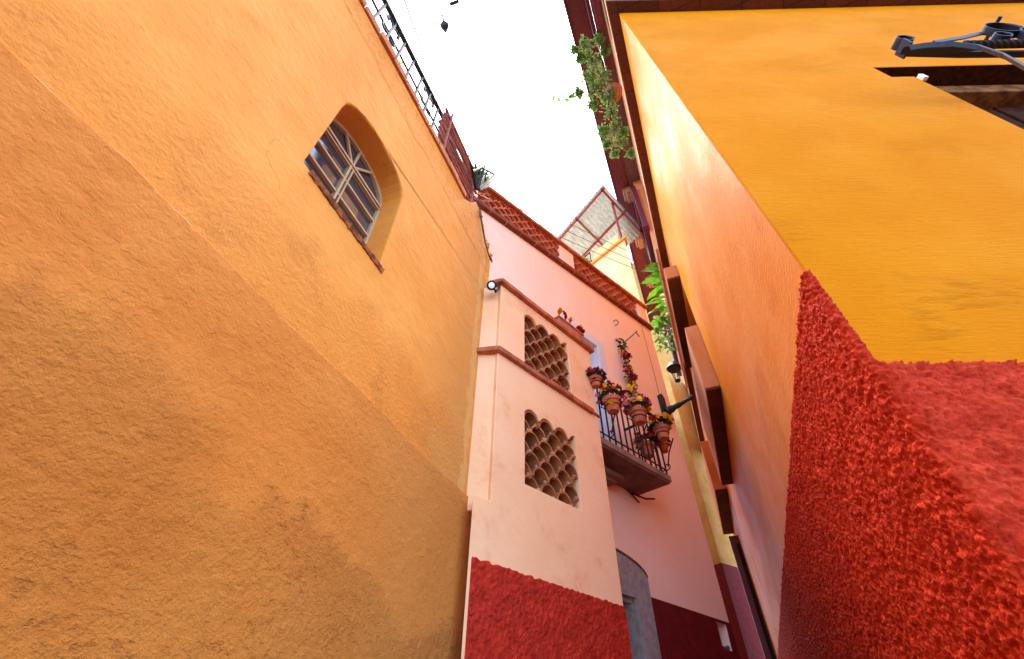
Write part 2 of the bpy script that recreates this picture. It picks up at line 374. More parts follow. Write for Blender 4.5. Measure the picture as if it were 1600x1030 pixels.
def thing(name, loc, label, cat, group=None, kind=None):
    o = bpy.data.objects.new(name, None); COL.objects.link(o); o.empty_display_size = .2
    o.matrix_basis = Matrix.Translation(Vector(loc)); return tag(o, label, cat, group, kind)
def rr(a, b): return random.uniform(a, b)
def rvec(): 
    v = Vector((rr(-1, 1), rr(-1, 1), rr(-1, 1))); return v.normalized() if v.length > .01 else Vector((0, 0, 1))
def fbm(p, oct=4): return noise.fractal(p, .9, 2.1, oct)
# wall frames
L = Frame(21, -1.0); T = Frame(45.5, -1.64); B = Frame(47.8, -2.1); S = Frame(23, .66); U = Frame(23, .48)
F = Frame(92.2, -1.17, tilt=-2.4)
# F is a plane in front of the eye: keep its s measured to the right
# ================================================================ GROUND
g = MB().add([(-60, -60, 0), (60, -60, 0), (60, 60, 0), (-60, 60, 0)], [(0, 1, 2, 3)]).build('ground', 'cobble', fix=False); g['kind'] = 'structure'
# ================================================================ LEFT ORANGE HOUSE
lh = thing('orange_house', L.P(.8, -EYE), 'weathered orange plaster house wall with one arched window, filling the left of the alley', 'house')
def crackh(s): return .962 + .008 * math.sin(s * 7) + .012 * fbm(Vector((s * 6, 3, 0)))
arch = []
s0, s1 = .462, .968
for i in range(15):
    q = math.pi - math.pi * i / 14; c = (s0 + s1) / 2; r = (s1 - s0) / 2
    arch.append((c + r * math.cos(q), 2.10 + .175 * math.sin(q) ** .8 if 0 < i < 14 else 2.10))
hole = [(s1, 1.572), (s0, 1.572)] + arch
topL = [(-4, 2.95), (.22, 2.96), (.7, 3.02), (1.1, 3.06), (1.55, 3.09), (1.66, 3.2), (1.73, 3.33)]
rag = [(1.73, 3.33), (1.80, 3.31), (1.84, 3.25), (1.93, 3.22), (1.97, 3.13), (2.06, 3.06), (2.09, 2.9), (2.075, 2.5), (2.09, 2.0), (2.08, 1.5), (2.09, .955)]
upper = [(-4, .955)] + topL + rag[1:]
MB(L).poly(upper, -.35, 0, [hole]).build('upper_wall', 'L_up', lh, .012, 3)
N = 90; edge = [(-4 + (2.075 + 4) * i / N, 0) for i in range(N + 1)]
edge = [(a, crackh(a)) for a, _ in edge]
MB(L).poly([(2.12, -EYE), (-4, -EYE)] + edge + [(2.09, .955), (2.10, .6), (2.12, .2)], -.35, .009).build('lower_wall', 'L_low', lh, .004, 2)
# pale raised lip of the day joint
lip = MB(L)
lip.tube([L.L(a, crackh(a) + .0005, .005 + .003 * fbm(Vector((a * 9, 0, 4)))) for a in [(-1 + 3.07 * i / 160) for i in range(161)]], .0026, 5); lip.build('joint_lip', simple('lip plaster', (232, 160, 96), .8, c2=(214, 136, 66), scale=7), lh)
# coping bricks
def interp(pts, s):
    for (a, x), (b, y) in zip(pts, pts[1:]):
        if a <= s <= b: return x + (y - x) * (s - a) / (b - a)
    return pts[-1][1]
cop = MB(L); s = -1.5
while s < 1.54:
    e = s + rr(.13, .16); z = interp(topL, s); z2 = interp(topL, min(e, 1.73)); j = rr(-.006, .006)
    for (aa, bb, za, zb) in ((s + .002, min(e, 1.6), z, z2),):
        o1 = .018 + j; vs = [L.L(x, zz + dz, o) for x, zz in ((aa, za), (bb, zb)) for dz in (-.006, .062 + j) for o in (-.3, o1)]
        cop.add(vs, [(0, 1, 3, 2), (4, 6, 7, 5), (0, 4, 5, 1), (2, 3, 7, 6), (0, 2, 6, 4), (1, 5, 7, 3)])
    s = e + .003
cop.build('brick_coping', 'brickc', lh, .006)
# ragged masonry end
rg = MB(L)
for i in range(60):
    t_ = i / 59; a = 1.74 + .35 * t_ + rr(-.02, .02); h = 3.33 - .30 * t_ + rr(-.04, .02); r = rr(.008, .028)
    rg.lathe(L.L(a, h, rr(-.08, .010)), [(0, -r * .5), (r * rr(.6, 1), -r * .3), (r * rr(.7, 1), r * .2), (0, r * .5)], 5, rvec())
rg.build('broken_edge', 'L_up', lh, 0)
# window
wo = MB(L); c = (s0 + s1) / 2; inn = -.13
fr_out = [(s1, 1.572), (s0, 1.572)] + arch
def shrink(pl, d): return [(c + (x - c) * (1 - d / .253), 1.85 + (z - 1.85) * (1 - d / .35)) for x, z in pl]
win = wo.poly(fr_out, inn - .03, inn + .008, [shrink(fr_out, .017)]).build('window', 'cream', lh, .003)
MB(L).poly(shrink(fr_out, .012), inn - .02, inn - .012).build('pane', 'glass', win)
br = MB(L); tz = 2.10
br.box(s0, s1, tz - .007, tz + .007, inn - .015, inn + .014); br.box(s0, s1, tz - .026, tz - .018, inn - .015, inn + .01)
for z in (1.97, 1.845): br.box(s0, s1, z - .006, z + .006, inn - .015, inn + .006)
br.box(c - .018, c - .006, 1.575, tz - .012, inn - .015, inn + .0115); br.box(c + .006, c + .014, 1.575, tz - .012, inn - .015, inn + .0095)
for ang in (50, 90, 130):
    q = math.radians(ang); p0 = L.L(c, tz, inn); p1 = L.L(c + .25 * math.cos(q), tz + .27 * math.sin(q), inn)
    br.strap([p0, p1], L.L(0, 0, 1), .012, .012)
br.build('glazing_bars', 'cream', win)
sl = MB(L); a = s0 + .03; n_s = 60; top_, bot_ = [], []
for i in range(n_s + 1):
    x = a + (s1 + .02 - a) * i / n_s; f_ = fbm(Vector((x * 40, 1, 2))); f2 = fbm(Vector((x * 60, 5, 2)))
    top_.append((x, 1.572 + .003 * f_, .012 + .006 * f2)); bot_.append((x, 1.552 - .012 * max(0, f2 + .2), .006 + .008 * f_))
vs = [L.L(x, h_, o_) for x, h_, o_ in top_] + [L.L(x, h_, o_) for x, h_, o_ in bot_] + [L.L(x, h_, -.12) for x, h_, o_ in bot_] + [L.L(x, h_, -.12) for x, h_, o_ in top_]; q_ = n_s + 1
sl.add(vs, [(k * q_ + i, k * q_ + i + 1, ((k + 1) % 4) * q_ + i + 1, ((k + 1) % 4) * q_ + i) for k in range(4) for i in range(n_s)])
sl.build('window_sill', simple('crumbling sill brick', (170, 92, 40), .9, c2=(110, 52, 24), scale=30, bump=.9, bscale=50), win)
# iron railing on the left roof terrace
rl = thing('iron_railing', L.P(.5, 3.3, -.2), 'slim blue-black iron railing with scrolls on top of the orange wall', 'railing')
RO = -.2
def rh(s): return 4.03 + .12 * s / 1.1
def bar(mb, fr, p, q, r=.006, seg=6): mb.tube([fr.L(*p), fr.L(*q)], r, seg)
m = MB(L); m.strap([L.L(-.9, rh(-.9), RO), L.L(1.36, rh(1.36), RO)], L.L(0, 0, 1), .035, .02); m.build('top_rail', 'iron_b', rl)
m = MB(L); bar(m, L, (-.9, rh(0) - .30, RO), (1.36, rh(1.3) - .30, RO), .009); bar(m, L, (-.9, rh(0) - .56, RO), (1.36, rh(1.3) - .56, RO), .009); m.build('lower_rail', 'iron', rl)
for i in range(17):
    a = -.85 + i * .137
    b = MB(L); bar(b, L, (a, 3.1, RO), (a, rh(a), RO), .012); b.build('baluster', 'iron_b', rl)
    if i % 4 == 2:
        for sg in (-1, 1):
            b = MB(L)
            for k in (-1, 1):
                pts = []
                for j in range(22):
                    q = j / 21 * 4.6; r_ = .05 * (1 - j / 26); cx_ = a + sg * .055; cz = rh(a) - .2 + k * .085
                    pts.append(L.L(cx_ + sg * -r_ * math.cos(q), cz + k * r_ * math.sin(q), RO))
                b.tube(pts, .009, 6)
            b.tube([L.L(a + sg * .005, rh(a) - .285, RO), L.L(a + sg * .005, rh(a) - .115, RO)], .009, 6)
            b.build('scroll', 'iron', rl)
# reed screen
rd = thing('reed_screen', L.P(1.45, 3.38, -.05), 'low screen of red-brown reeds standing on the orange wall beside the railing', 'screen')
for nm, n, hh in (('reeds', 30, .44),):
    m = MB(L)
    for i in range(n):
        z = 3.17 + (hh + .2) * i / n; o = -.04 + rr(-.02, .02)
        m.tube([L.L(1.13 + rr(-.02, .02), z + rr(-.01, .01), o), L.L(1.45, z + rr(-.012, .012), o + rr(-.01, .01)), L.L(1.74 + rr(-.03, .02), z + rr(-.01, .01), o)], rr(.009, .014), 6)
    m.build('reeds', 'reed', rd)
for a in (1.2, 1.68):
    m = MB(L); bar(m, L, (a, 3.12, -.02), (a, 3.84, -.02), .012); m.build('post', 'reed', rd)
# spiked iron guard with plant at the end of the left wall
sp = thing('spiked_guard', L.P(1.78, 3.4, -.1), 'fan of black iron spikes at the far end of the orange wall top', 'spikes')
m = MB(L)
def lp(px, py, o): a_, h_ = L.ray(px, py, o); return L.L(a_, h_, o)
for i, (x, y) in enumerate(((734, 252), (742, 249), (751, 248), (760, 250), (769, 254), (776, 260), (779, 268), (778, 278), (773, 287))):
    b0 = lp(744 + i * .8, 296, .01 - .012 * (i % 3)); t0 = lp(x, y, .05 - .03 * (i % 3)); mid = b0.lerp(t0, .5) + Vector((0, 0, .015))
    m.tube([b0, mid], .013, 6); m.tube([mid, t0], .013, 6, .005)
m.tube([lp(738, 268, .03), lp(752, 262, .03), lp(772, 272, .03)], .011, 6)
m.build('spikes', 'iron', sp)
m = MB(L); m.tube([L.L(1.70, 3.36, -.05), L.L(1.70, 3.7, -.05), L.L(1.95, 3.98, -.02)], .008, 6); m.tube([L.L(1.8, 3.6, -.05), L.L(2.0, 3.8, -.02)], .006, 6); m.build('stay', 'iron', sp)
def bush(name, label, cat, pts, n, ln, mat='leaf', group=None, wid=.5, stem=True, base=None, spread=1.):
    """pts: list of (centre, radius). Leaves around twigs that grow inside each clump"""
    base = Vector(base if base is not None else pts[0][0]); t = thing(name, base, label, cat, group)
    lf = MB(); tw = MB()
    for cc, rad in pts:
        cc = Vector(cc)
        for k in range(n):
            d = rvec(); tip = cc + d * rad * rr(.3, 1.); st = cc
            if k % 3 == 0: tw.tube([st, (st + tip) / 2 + rvec() * rad * .1, tip], .0025, 4)
            for j in range(4):
                p = st.lerp(tip, rr(.35, 1)); lf.leaf(p, (d + rvec() * .9), rvec() + Vector((0, 0, .6)), ln * rr(.6, 1.2), ln * wid * rr(.8, 1.2))
    if len(pts) > 3: tw.tube([Vector(p_[0]) for p_ in pts], .006, 5)
    elif len(pts) > 1: tw.tube([Vector(p_[0]) for p_ in pts], .004, 5)
    lf.build('foliage', mat, t, fix=False)
    if stem: tw.build('twigs', 'twig', t)
    return t
bush('terrace_plant', 'small green plant growing behind the black iron spikes', 'plant', [(L.P(*L.ray(746, 268, -.02), -.02), .06), (L.P(*L.ray(755, 276, -.02), -.02), .05), (L.P(*L.ray(746, 285, -.02), -.02), .045)], 30, .03, 'leaf_l')
bush('terrace_shrub', 'pale green shrub seen through the railing over the orange wall', 'plant', [(L.P(.75, 3.9, -.32), .09), (L.P(.92, 3.8, -.32), .09), (L.P(1.05, 3.85, -.32), .07)], 12, .035, 'leaf_l')
# dangling cables at the broken edge
cb = MB(L)
for k in range(3):
    pts = [L.L(1.72 + .34 * t + rr(-.006, .006), 3.33 - .42 * t - .10 * math.sin(math.pi * t) * (1 + .3 * k), .02 + .008 * k) for t in [i / 12 for i in range(13)]]
    cb.tube(pts, .0026, 5)
tag(cb.build('electric_cable', 'cable'), 'black cables hanging along the broken end of the orange wall', 'cable')
# ================================================================ TILE LATTICE
def lattice(mb, fr, a0, a1, h0, rows, rad, o0, o1, skip=None):
    """rows of half round tiles, fish scale; returns scalloped top outline"""
    pitch = 2 * rad; nn = int(round((a1 - a0) / pitch)) + 1
    for r in range(rows):
        off = .5 * (r % 2)
        for ci in range(-1, nn + 1):
            cx = a0 + (ci + off) * pitch + rad * .9; cz = h0 + r * rad * .98
            if cx < a0 - rad * .8 or cx > a1 + rad * .8: continue
            if skip and skip(cx, cz): continue
            ox, oz, tl = rr(-.003, .003), rr(-.002, .002), rr(-.01, .006); vs = []; K = 12
            for o in (o1 + tl, o0):
                for R_ in (rad * .985, rad * .82):
                    for k in range(K + 1):
                        q = math.pi * k / K; vs.append(fr.L(cx + ox + R_ * math.cos(q), cz + oz + R_ * math.sin(q) * 1.04, o))
            n = K + 1; fs = []
            for k in range(K):
                fs += [(k, k + 1, n + k + 1, n + k), (2 * n + k, 3 * n + k, 3 * n + k + 1, 2 * n + k + 1), (k, 2 * n + k, 2 * n + k + 1, k + 1), (n + k, n + k + 1, 3 * n + k + 1, 3 * n + k)]
            fs += [(0, n, 3 * n, 2 * n), (n - 1, 3 * n - 1, 4 * n - 1, 2 * n - 1)][:2]
            mb.add(vs, fs)
def scallop(a0, a1, h, rad, off, K=8):
    """outline from (a1) to (a0) along tops of the tiles of one row"""
    pts = []; pitch = 2 * rad; nn = int((a1 - a0) / pitch) + 2
    cs = [a0 + (ci + off) * pitch + rad * .9 for ci in range(-1, nn)]
    xs = np.linspace(a1, a0, 46)
    for x in xs:
        z = h
        for cx in cs:
            if abs(x - cx) < rad: z = max(z, h + 1.04 * math.sqrt(max(0, rad * rad - (x - cx) ** 2)))
        pts.append((float(x), z))
    return pts
def rough_grid(fr, a0, a1, h0, h1, step, amp, sc, name, mat, parent, o=0.0, topj=.006, pathf=None):
    na = max(2, int((a1 - a0) / step)); nh = max(2, int((h1 - h0) / step)); vs = []; fs = []
    for j in range(nh + 1):
        for i in range(na + 1):
            a = a0 + (a1 - a0) * i / na; t = j / nh; hh = h0 + (h1 - h0) * t
            if t > .9: hh += topj * fbm(Vector((a * 28, 7, 0))) * (t - .9) * 10
            n1 = noise.noise(Vector((a * sc, hh * sc, 1.7))) ; n2 = noise.noise(Vector((a * sc * 2.3, hh * sc * 2.3, 8.1)))
            oo = o + amp * (n1 + .5 * n2)
            if j == nh or i == 0 or i == na or j == 0: oo = -.01
            vs.append(fr.L(a, hh, oo))
    w = na + 1
    for j in range(nh):
        for i in range(na): fs.append((j * w + i, j * w + i + 1, (j + 1) * w + i + 1, (j + 1) * w + i))
    mb = MB(fr); mb.v = vs; mb.f = fs; ob = mb.build(name, mat, parent, fix=False); ob.data.polygons.foreach_set('use_smooth', [True] * len(fs)); return ob
# ================================================================ SALMON HOUSE
ph = thing('salmon_house', B.P(3, -EYE), 'salmon pink house with tile lattices, a balcony and dark red base', 'house')
RAD = .0725
T0, T1, TH = 1.49, 2.55, 2.57
lo = dict(a0=1.738, a1=2.236, h=1.118, rows=7); hi = dict(a0=1.742, a1=2.242, h=1.968, rows=7)
def hole_for(d):
    top = d['h'] + (d['rows'] - 1) * RAD * .98
    return [(d['a0'], d['h'] - .004), (d['a1'], d['h'] - .004)] + scallop(d['a0'], d['a1'], top, RAD, .5 * ((d['rows'] - 1) % 2))
m = MB(T)
m.poly([(1.372, -EYE), (T1, -EYE), (T1, TH), (T0, TH), (T0, .94), (1.372, .94)], -.14, 0, [hole_for(lo), hole_for(hi)])
for v in m.v:
    if v.x < 1.4 and v.y * T.sy < -.1: v.x += .17       # end mitred away behind the orange wall
m.build('tower_wall', 'pink', ph, .008, 3)
m = MB(T)   # left return and right side of the tower
vs = []
p = [(T0, -.0), (T0 - .13, -.34), (T0 + .06, -.34), (T0 + .02, -.142)]
pts = [(T0 + .004, -.012), (T0 - .02, -.25), (T0 + .1, -.25), (T0 + .1, -.142)]
def prism(mb, fr, plan, h0, h1):
    n = len(plan); vs = [fr.L(a, h, o) for h in (h0, h1) for a, o in plan]
    mb.add(vs, [tuple(range(n))[::-1], tuple(range(n, 2 * n))] + [(i, (i + 1) % n, n + (i + 1) % n, n + i) for i in range(n)])
prism(m, T, [(T0 + .003, -.02), (T0 - .13, -.17), (T0 - .13, -.5), (T0 + .1, -.5), (T0 + .1, -.145)], .9, TH - .004)
m.build('tower_return', 'pink', ph, .006, 2)
m = MB(T); m.box(T1 - .13, T1 - .002, -EYE, TH - .003, -.52, -.142); m.build('tower_side', 'pink', ph, .004)
m = MB(T); m.box(1.4, T1 - .14, -EYE, TH - .2, -.40, -.37); m.build('tower_inner_wall', 'tile', ph)
# lattices
for d in (lo, hi):
    m = MB(T); lattice(m, T, d['a0'], d['a1'], d['h'], d['rows'], RAD, -.30, -.012); nf = len(m.f)
    for r in range(d['rows']):
        off = .5 * (r % 2)
        for ci in range(-1, 5):
            cx = d['a0'] + (ci + off) * 2 * RAD + RAD * .9 + RAD; cz = d['h'] + r * RAD * .98
            if cx < d['a0'] - .02 or cx > d['a1'] + .02: continue
            w = RAD * .28
            m.lathe(T.L(cx, cz + .008, -.03), [(.001, -.012), (w, -.01), (w * 1.1, .004), (w * .6, .014), (.001, .017)], 7, T.L(0, 0, 1))
    o = m.build('tile_lattice', 'tile', ph, smooth=True, fix=False); o.data.materials.append(M['mortar'])
    for p_ in list(o.data.polygons)[nf:]: p_.material_index = 1
# cornices
def course(mb, fr, a0, a1, h0a, h0b, th, o0, o1, bl=.24, gap=.004, jit=.003):
    n = max(1, round((a1 - a0) / bl)); w = (a1 - a0) / n
    for i in range(n):
        x0 = a0 + i * w + gap / 2; x1 = x0 + w - gap; j = rr(-jit, jit)
        def hz(x): return h0a + (h0b - h0a) * (x - a0) / (a1 - a0)
        vs = [fr.L(x, hz(x) + dz + j * .5, o) for x in (x0, x1) for dz in (0, th) for o in (o0, o1 + j)]
        mb.add(vs, [(0, 1, 3, 2), (4, 6, 7, 5), (0, 4, 5, 1), (2, 3, 7, 6), (0, 2, 6, 4), (1, 5, 7, 3)])
m = MB(T); course(m, T, T0 - .02, T1 + .03, TH, TH, .04, -.5, .035); m.box(T0 - .10, T0 - .024, TH, TH + .04, -.5, -.16)
prism(m, T, [(T0 - .024, .033), (T0 - .07, -.06), (T0 - .024, -.155)], TH, TH + .04); m.build('tower_coping', 'trim', ph, .006)
m = MB(T); course(m, T, T0 - .02, T1 - .08, 1.905, 1.905, .038, -.01, .03); m.box(T1 - .075, T1 + .015, 1.918, 1.934, -.01, .016)
prism(m, T, [(T0 - .024, .028), (T0 - .15, -.15), (T0 - .0, -.04)], 1.905, 1.94); m.build('tower_ledge', 'trim', ph, .005)
# dado of the tower
m = MB(T); m.box(1.39, T1 + .0015, -EYE, .652, -.004, .0018); m.build('dado_core', 'dado_t', ph)
rough_grid(T, 1.388, T1 + .006, -.15, .662, .006, .0075, 62, 'dado', 'dado_t', ph, .007, .008)
# main wall
M1 = 4.52
cut = [(2.3, -EYE), (3.12, -EYE), (3.12, .80)] + [(2.71 + .41 * math.cos(q), .80 + .13 * math.sin(q)) for q in (math.pi * i / 12 for i in range(1, 12))] + [(2.3, .80)]
gd = cut
wd = [(2.62, 1.78), (3.17, 1.78), (3.17, 3.30), (2.62, 3.30)]
mw = [(1.2, -EYE), (2.3, -EYE), (2.3, .80)] + [(2.71 - .41 * math.cos(q), .80 + .13 * math.sin(q)) for q in (math.pi * i / 12 for i in range(1, 12))] + [(3.12, .80), (3.12, -EYE), (M1, -EYE), (M1, 4.42), (1.2, 4.08)]
meter = [(4.27, .70), (4.43, .70), (4.44, .89), (4.27, .89)]
MB(B).poly(mw, -.3, 0, [wd, meter]).build('main_wall', 'pinkb', ph, .01, 3)
m = MB(B); m.box(4.2, 4.5, .6, 1., -.32, -.14); m.build('meter_recess', 'stone', ph)
m = MB(B); m.tube([B.L(4.3, .74, -.10), B.L(4.38, .71, -.02), B.L(4.44, .73, -.03)], .02, 8); m.build('broken_pipe', 'wire', ph)
# arched grey door
def archpts(c, w, h, r, n=14): return [(c - w * math.cos(q), h + r * math.sin(q)) for q in (math.pi * i / n for i in range(n + 1))]
outer = [(2.14, -EYE)] + archpts(2.72, .58, 1.01, .14) + [(3.30, -EYE)]
inner = [(3.11, -EYE), (3.11, .86), (2.31, .86), (2.31, -EYE)]
door = MB(B).poly(outer + inner, .0025, .035).build('door', 'grey', ph, .004)
m = MB(B); m.box(3.09, 3.118, -EYE, .858, -.26, .001); m.box(2.3, 3.088, .83, .858, -.26, .001); m.build('door_reveal', 'grey', door)
m = MB(B); m.box(2.3, 3.088, -EYE, .83, -.26, -.22)
for a in (2.4, 2.75): m.box(a, a + .28, -1.3, .6, -.218, -.2)
m.build('door_leaf', 'grey', door, .004)
m = MB(B); m.strap([B.L(a, h, .012) for a, h in archpts(2.72, .595, 1.03, .14, 20)], B.L(0, 0, 1), .03, .012); m.build('arch_moulding', 'lintel', door)
# white balcony door
wn_ = MB(B).poly([(2.56, 1.775), (3.25, 1.775), (3.25, 3.37), (2.56, 3.37)], .002, .018, [[(2.66, 1.79), (3.13, 1.79), (3.13, 3.26), (2.66, 3.26)]]).build('balcony_door', 'white', ph, .003)
m = MB(B); m.box(3.128, 3.168, 1.78, 3.27, -.2, .0); m.box(2.622, 3.126, 3.262, 3.298, -.2, .0); m.build('jamb', 'white', wn_)
m = MB(B); m.box(2.62, 3.126, 1.78, 3.26, -.2, -.17)
for z in (1.86, 2.55): m.box(2.9, 3.08, z, z + .55, -.168, -.155)
m.build('door_panel', 'white', wn_, .003)
# dado main
m = MB(B); core = [(3.305, -EYE), (M1 + .003, -EYE), (M1 + .003, .912), (3.305, .912)]
m.poly(core, .0015, .01, [[(4.27, .70), (4.43, .70), (4.44, .89), (4.27, .89)]]); m.build('main_dado', 'dado_m', ph, .003)
# wall end return and pilaster
m = MB(B); prism(m, B, [(M1 - .002, -.004), (M1 + .09, -.06), (M1 + .09, -.3), (M1 - .002, -.3)], 1.41, 4.40); m.build('wall_end', 'pinkb', ph, .006)
m = MB(B); prism(m, B, [(M1 - .001, -.002), (M1 + .095, -.056), (M1 + .095, -.3), (M1 - .001, -.3)], -EYE, 1.405); m.build('wall_end_base', 'maroon', ph, .004)
# the body of the house behind the facade, its far side lines the alley; added to block stray sky light
e0 = B.P(M1 + .06, 0, -.302); bk = [Vector((e0.x, e0.y, 0)), Vector((e0.x, e0.y, 0)) + Vector((math.sin(math.radians(19)), math.cos(math.radians(19)), 0)) * 9.2]
e1 = B.P(1.3, 0, -.302); bk += [bk[1] + Vector((-3.2, 1.2, 0)), Vector((e1.x, e1.y, 0))]
m = MB(); n_ = 4; vs = [Vector((p.x, p.y, z)) for z in (0, EYE + 4.0) for p in bk]
m.add(vs, [(3, 2, 1, 0), (4, 5, 6, 7)] + [(i, (i + 1) % 4, 4 + (i + 1) % 4, 4 + i) for i in range(4)]); m.build('house_body', 'ochre', ph)
u_ = Vector((math.sin(math.radians(19)), math.cos(math.radians(19)), 0)); q0_, q1_ = bk[0] + u_ * 3.2 - Vector((u_.y, -u_.x, 0)) * .03, bk[0] + u_ * 9.0 - Vector((u_.y, -u_.x, 0)) * .03
m = MB(); pl4 = [q0_, q1_, q1_ + Vector((-2.5, .9, 0)), q0_ + Vector((-2.5, .9, 0))]; vs = [Vector((p.x, p.y, z)) for z in (EYE + 3.9, EYE + 8.2) for p in pl4]
m.add(vs, [(3, 2, 1, 0), (4, 5, 6, 7)] + [(i, (i + 1) % 4, 4 + (i + 1) % 4, 4 + i) for i in range(4)]); m.build('alley_shade_block', 'ochre', ph)  # extra block added to shut out sky light and darken the alley
# parapet
def ph_h(a): return 4.08 + (4.42 - 4.08) * (a - 1.2) / (M1 - 1.2)
par = MB(B); course(par, B, 1.25, M1 + .02, ph_h(1.25) + .004, ph_h(M1) + .004, .045, -.22, .05, .22); course(par, B, 1.25, M1 + .02, ph_h(1.25) + .052, ph_h(M1) + .052, .045, -.22, .035, .22)
par.build('parapet_base_course', 'brickp', ph, .005)
par = MB(B); course(par, B, 1.25, M1 + .03, ph_h(1.25) + .44, ph_h(M1) + .44, .05, -.24, .04, .26); par.build('parapet_coping', 'trim', ph, .006)
pr = .071
for (a0, a1) in ((1.38, 2.66), (2.92, 4.32)):
    sub = MB(B); pitch = 2 * pr
    nn = int((a1 - a0) / pitch)
    for r in range(5):
        for ci in range(nn):
            cx = a0 + (ci + .5 * (r % 2) + .5) * pitch; 
            if cx + pr > a1: continue
            if r >= 5 and False: continue
            cz = ph_h(cx) + .10 + r * pr * .98
            if r == 0 and False: continue
            vs = []; K = 8
            for o in (.0 + rr(-.01, .004), -.2):
                for R_ in (pr * .985, pr * .78):
                    for k in range(K + 1):
                        q = math.pi * k / K; vs.append(B.L(cx + R_ * math.cos(q), cz + R_ * math.sin(q), o))
            n = K + 1; fs = []
            for k in range(K): fs += [(k, k + 1, n + k + 1, n + k), (2 * n + k, 3 * n + k, 3 * n + k + 1, 2 * n + k + 1), (k, 2 * n + k, 2 * n + k + 1, k + 1), (n + k, n + k + 1, 3 * n + k + 1, 3 * n + k)]
            sub.add(vs, fs)
    sub.build('parapet_lattice', 'tile_red', ph, smooth=True, fix=False)
pw = MB(B)
for (a0, a1) in ((1.2, 1.38), (2.66, 2.92), (4.32, M1)):
    pw = MB(B); pw.poly([(a0, ph_h(a0) + .1), (a1, ph_h(a1) + .1), (a1, ph_h(a1) + .438), (a0, ph_h(a0) + .438)], -.2, .004); pw.build('parapet_pier', 'pinkb', ph, .005)
# balcony
bal = MB(B); BA0, BA1, BO = 2.46, 3.43, .345
bal.box(BA0, BA1, 1.72, 1.775, 0.001, BO); slab = bal.build('balcony', 'stone', ph, .006)
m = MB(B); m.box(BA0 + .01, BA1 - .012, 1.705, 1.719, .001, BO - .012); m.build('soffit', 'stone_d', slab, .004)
m = MB(B); m.box(BA0 + .12, 3.02, 1.66, 1.703, .001, .16); m.box(BA0 + .12, 2.98, 1.64, 1.659, .001, .11); m.build('corbel_block', 'stone', slab, .01)
m = MB(B); m.tube([B.L(3.3, 1.69, .02), B.L(3.42, 1.66, .07), B.L(3.52, 1.68, .1)], .008, 6); m.tube([B.L(3.25, 1.7, .02), B.L(3.33, 1.6, .06)], .007, 6); m.build('wire_stub', 'iron', slab)
RT = 2.36
m = MB(B); 
m.strap([B.L(BA0, RT, BO - .02), B.L(BA1 - .02, RT, BO - .02), B.L(BA1 - .02, RT, 0)], (0, 0, 1), .012, .03); m.build('top_rail', 'iron', slab); m = MB(B); m.tube([B.L(BA0, 1.83, BO - .02), B.L(BA1 - .02, 1.83, BO - .02), B.L(BA1 - .02, 1.83, 0)], .007, 6); m.build('lower_rail', 'iron', slab)
nb = 13
for i in range(nb):
    a = BA0 + .03 + i * (BA1 - .02 - BA0 - .03) / (nb - 1); m = MB(B); m.tube([B.L(a, 1.77, BO - .02), B.L(a, RT, BO - .02)], .0075, 6); m.build('baluster', 'iron', slab)
for i in range(4):
    o = .05 + i * .075; m = MB(B); m.tube([B.L(BA1 - .02, 1.77, o), B.L(BA1 - .02, RT, o)], .0075, 6); m.build('baluster', 'iron', slab)
for a in (2.62, 3.0, 3.38):
    pts = [B.L(a, 1.80, BO)]
    for j in range(14): q = -math.pi / 2 + j / 13 * math.pi * 1.4; pts.append(B.L(a, 1.83 + .02 * math.sin(q) + .01 * j / 13, BO + .02 + .02 * math.cos(q)))
    m = MB(B); m.tube(pts[::-1], .005, 6); m.tube([B.L(a, 1.83, BO + .02), B.L(a, 1.95, BO + .06), B.L(a, 2.06, BO + .13)], .006, 6); m.build('scroll_stay', 'iron', slab)
# ---- flower pots
def blossoms(mb, c, r, k=6):
    ax = (rvec() + Vector((0, -.6, -.1))).normalized(); u = ax.orthogonal().normalized(); w = ax.cross(u)
    for ring, (n, tilt, sc_) in enumerate(((k, .25, 1.), (k - 1, .9, .7))):
        for i in range(n):
            q = 2 * math.pi * i / n + ring * .5; d = (u * math.cos(q) + w * math.sin(q)) * math.cos(tilt) + ax * math.sin(tilt)
            mb.leaf(Vector(c), d, ax, r * sc_, r * .8 * sc_, .15)
def flower_head(t, centre, rad, cols, n, br, leafn=26, leafs=.045):
    lists = {}
    for i in range(n):
        d = rvec(); d.z = abs(d.z) * .8 + .05 if rr(0, 1) < .8 else d.z; p = Vector(centre) + d.normalized() * rad * rr(.7, 1.05)
        cidx = cols[random.randrange(len(cols))]; lists.setdefault(cidx, MB()); blossoms(lists[cidx], p, br * rr(.75, 1.2))
    nm = {'red': 'red_blossoms', 'yel': 'yellow_blossoms', 'pinkf': 'pink_blossoms'}
    for k_, mb in lists.items(): mb.build(nm[k_], k_, t, fix=False)
    lf = MB()
    for i in range(leafn):
        d = rvec(); d.z = abs(d.z) * .6 - .2; p = Vector(centre) + d * rad * .5; lf.leaf(p, d + Vector((0, 0, -.2)), Vector((0, 0, 1)) + rvec() * .5, leafs * rr(.7, 1.3), leafs * .85)
    lf.build('leaves', 'leaf_d', t, fix=False)
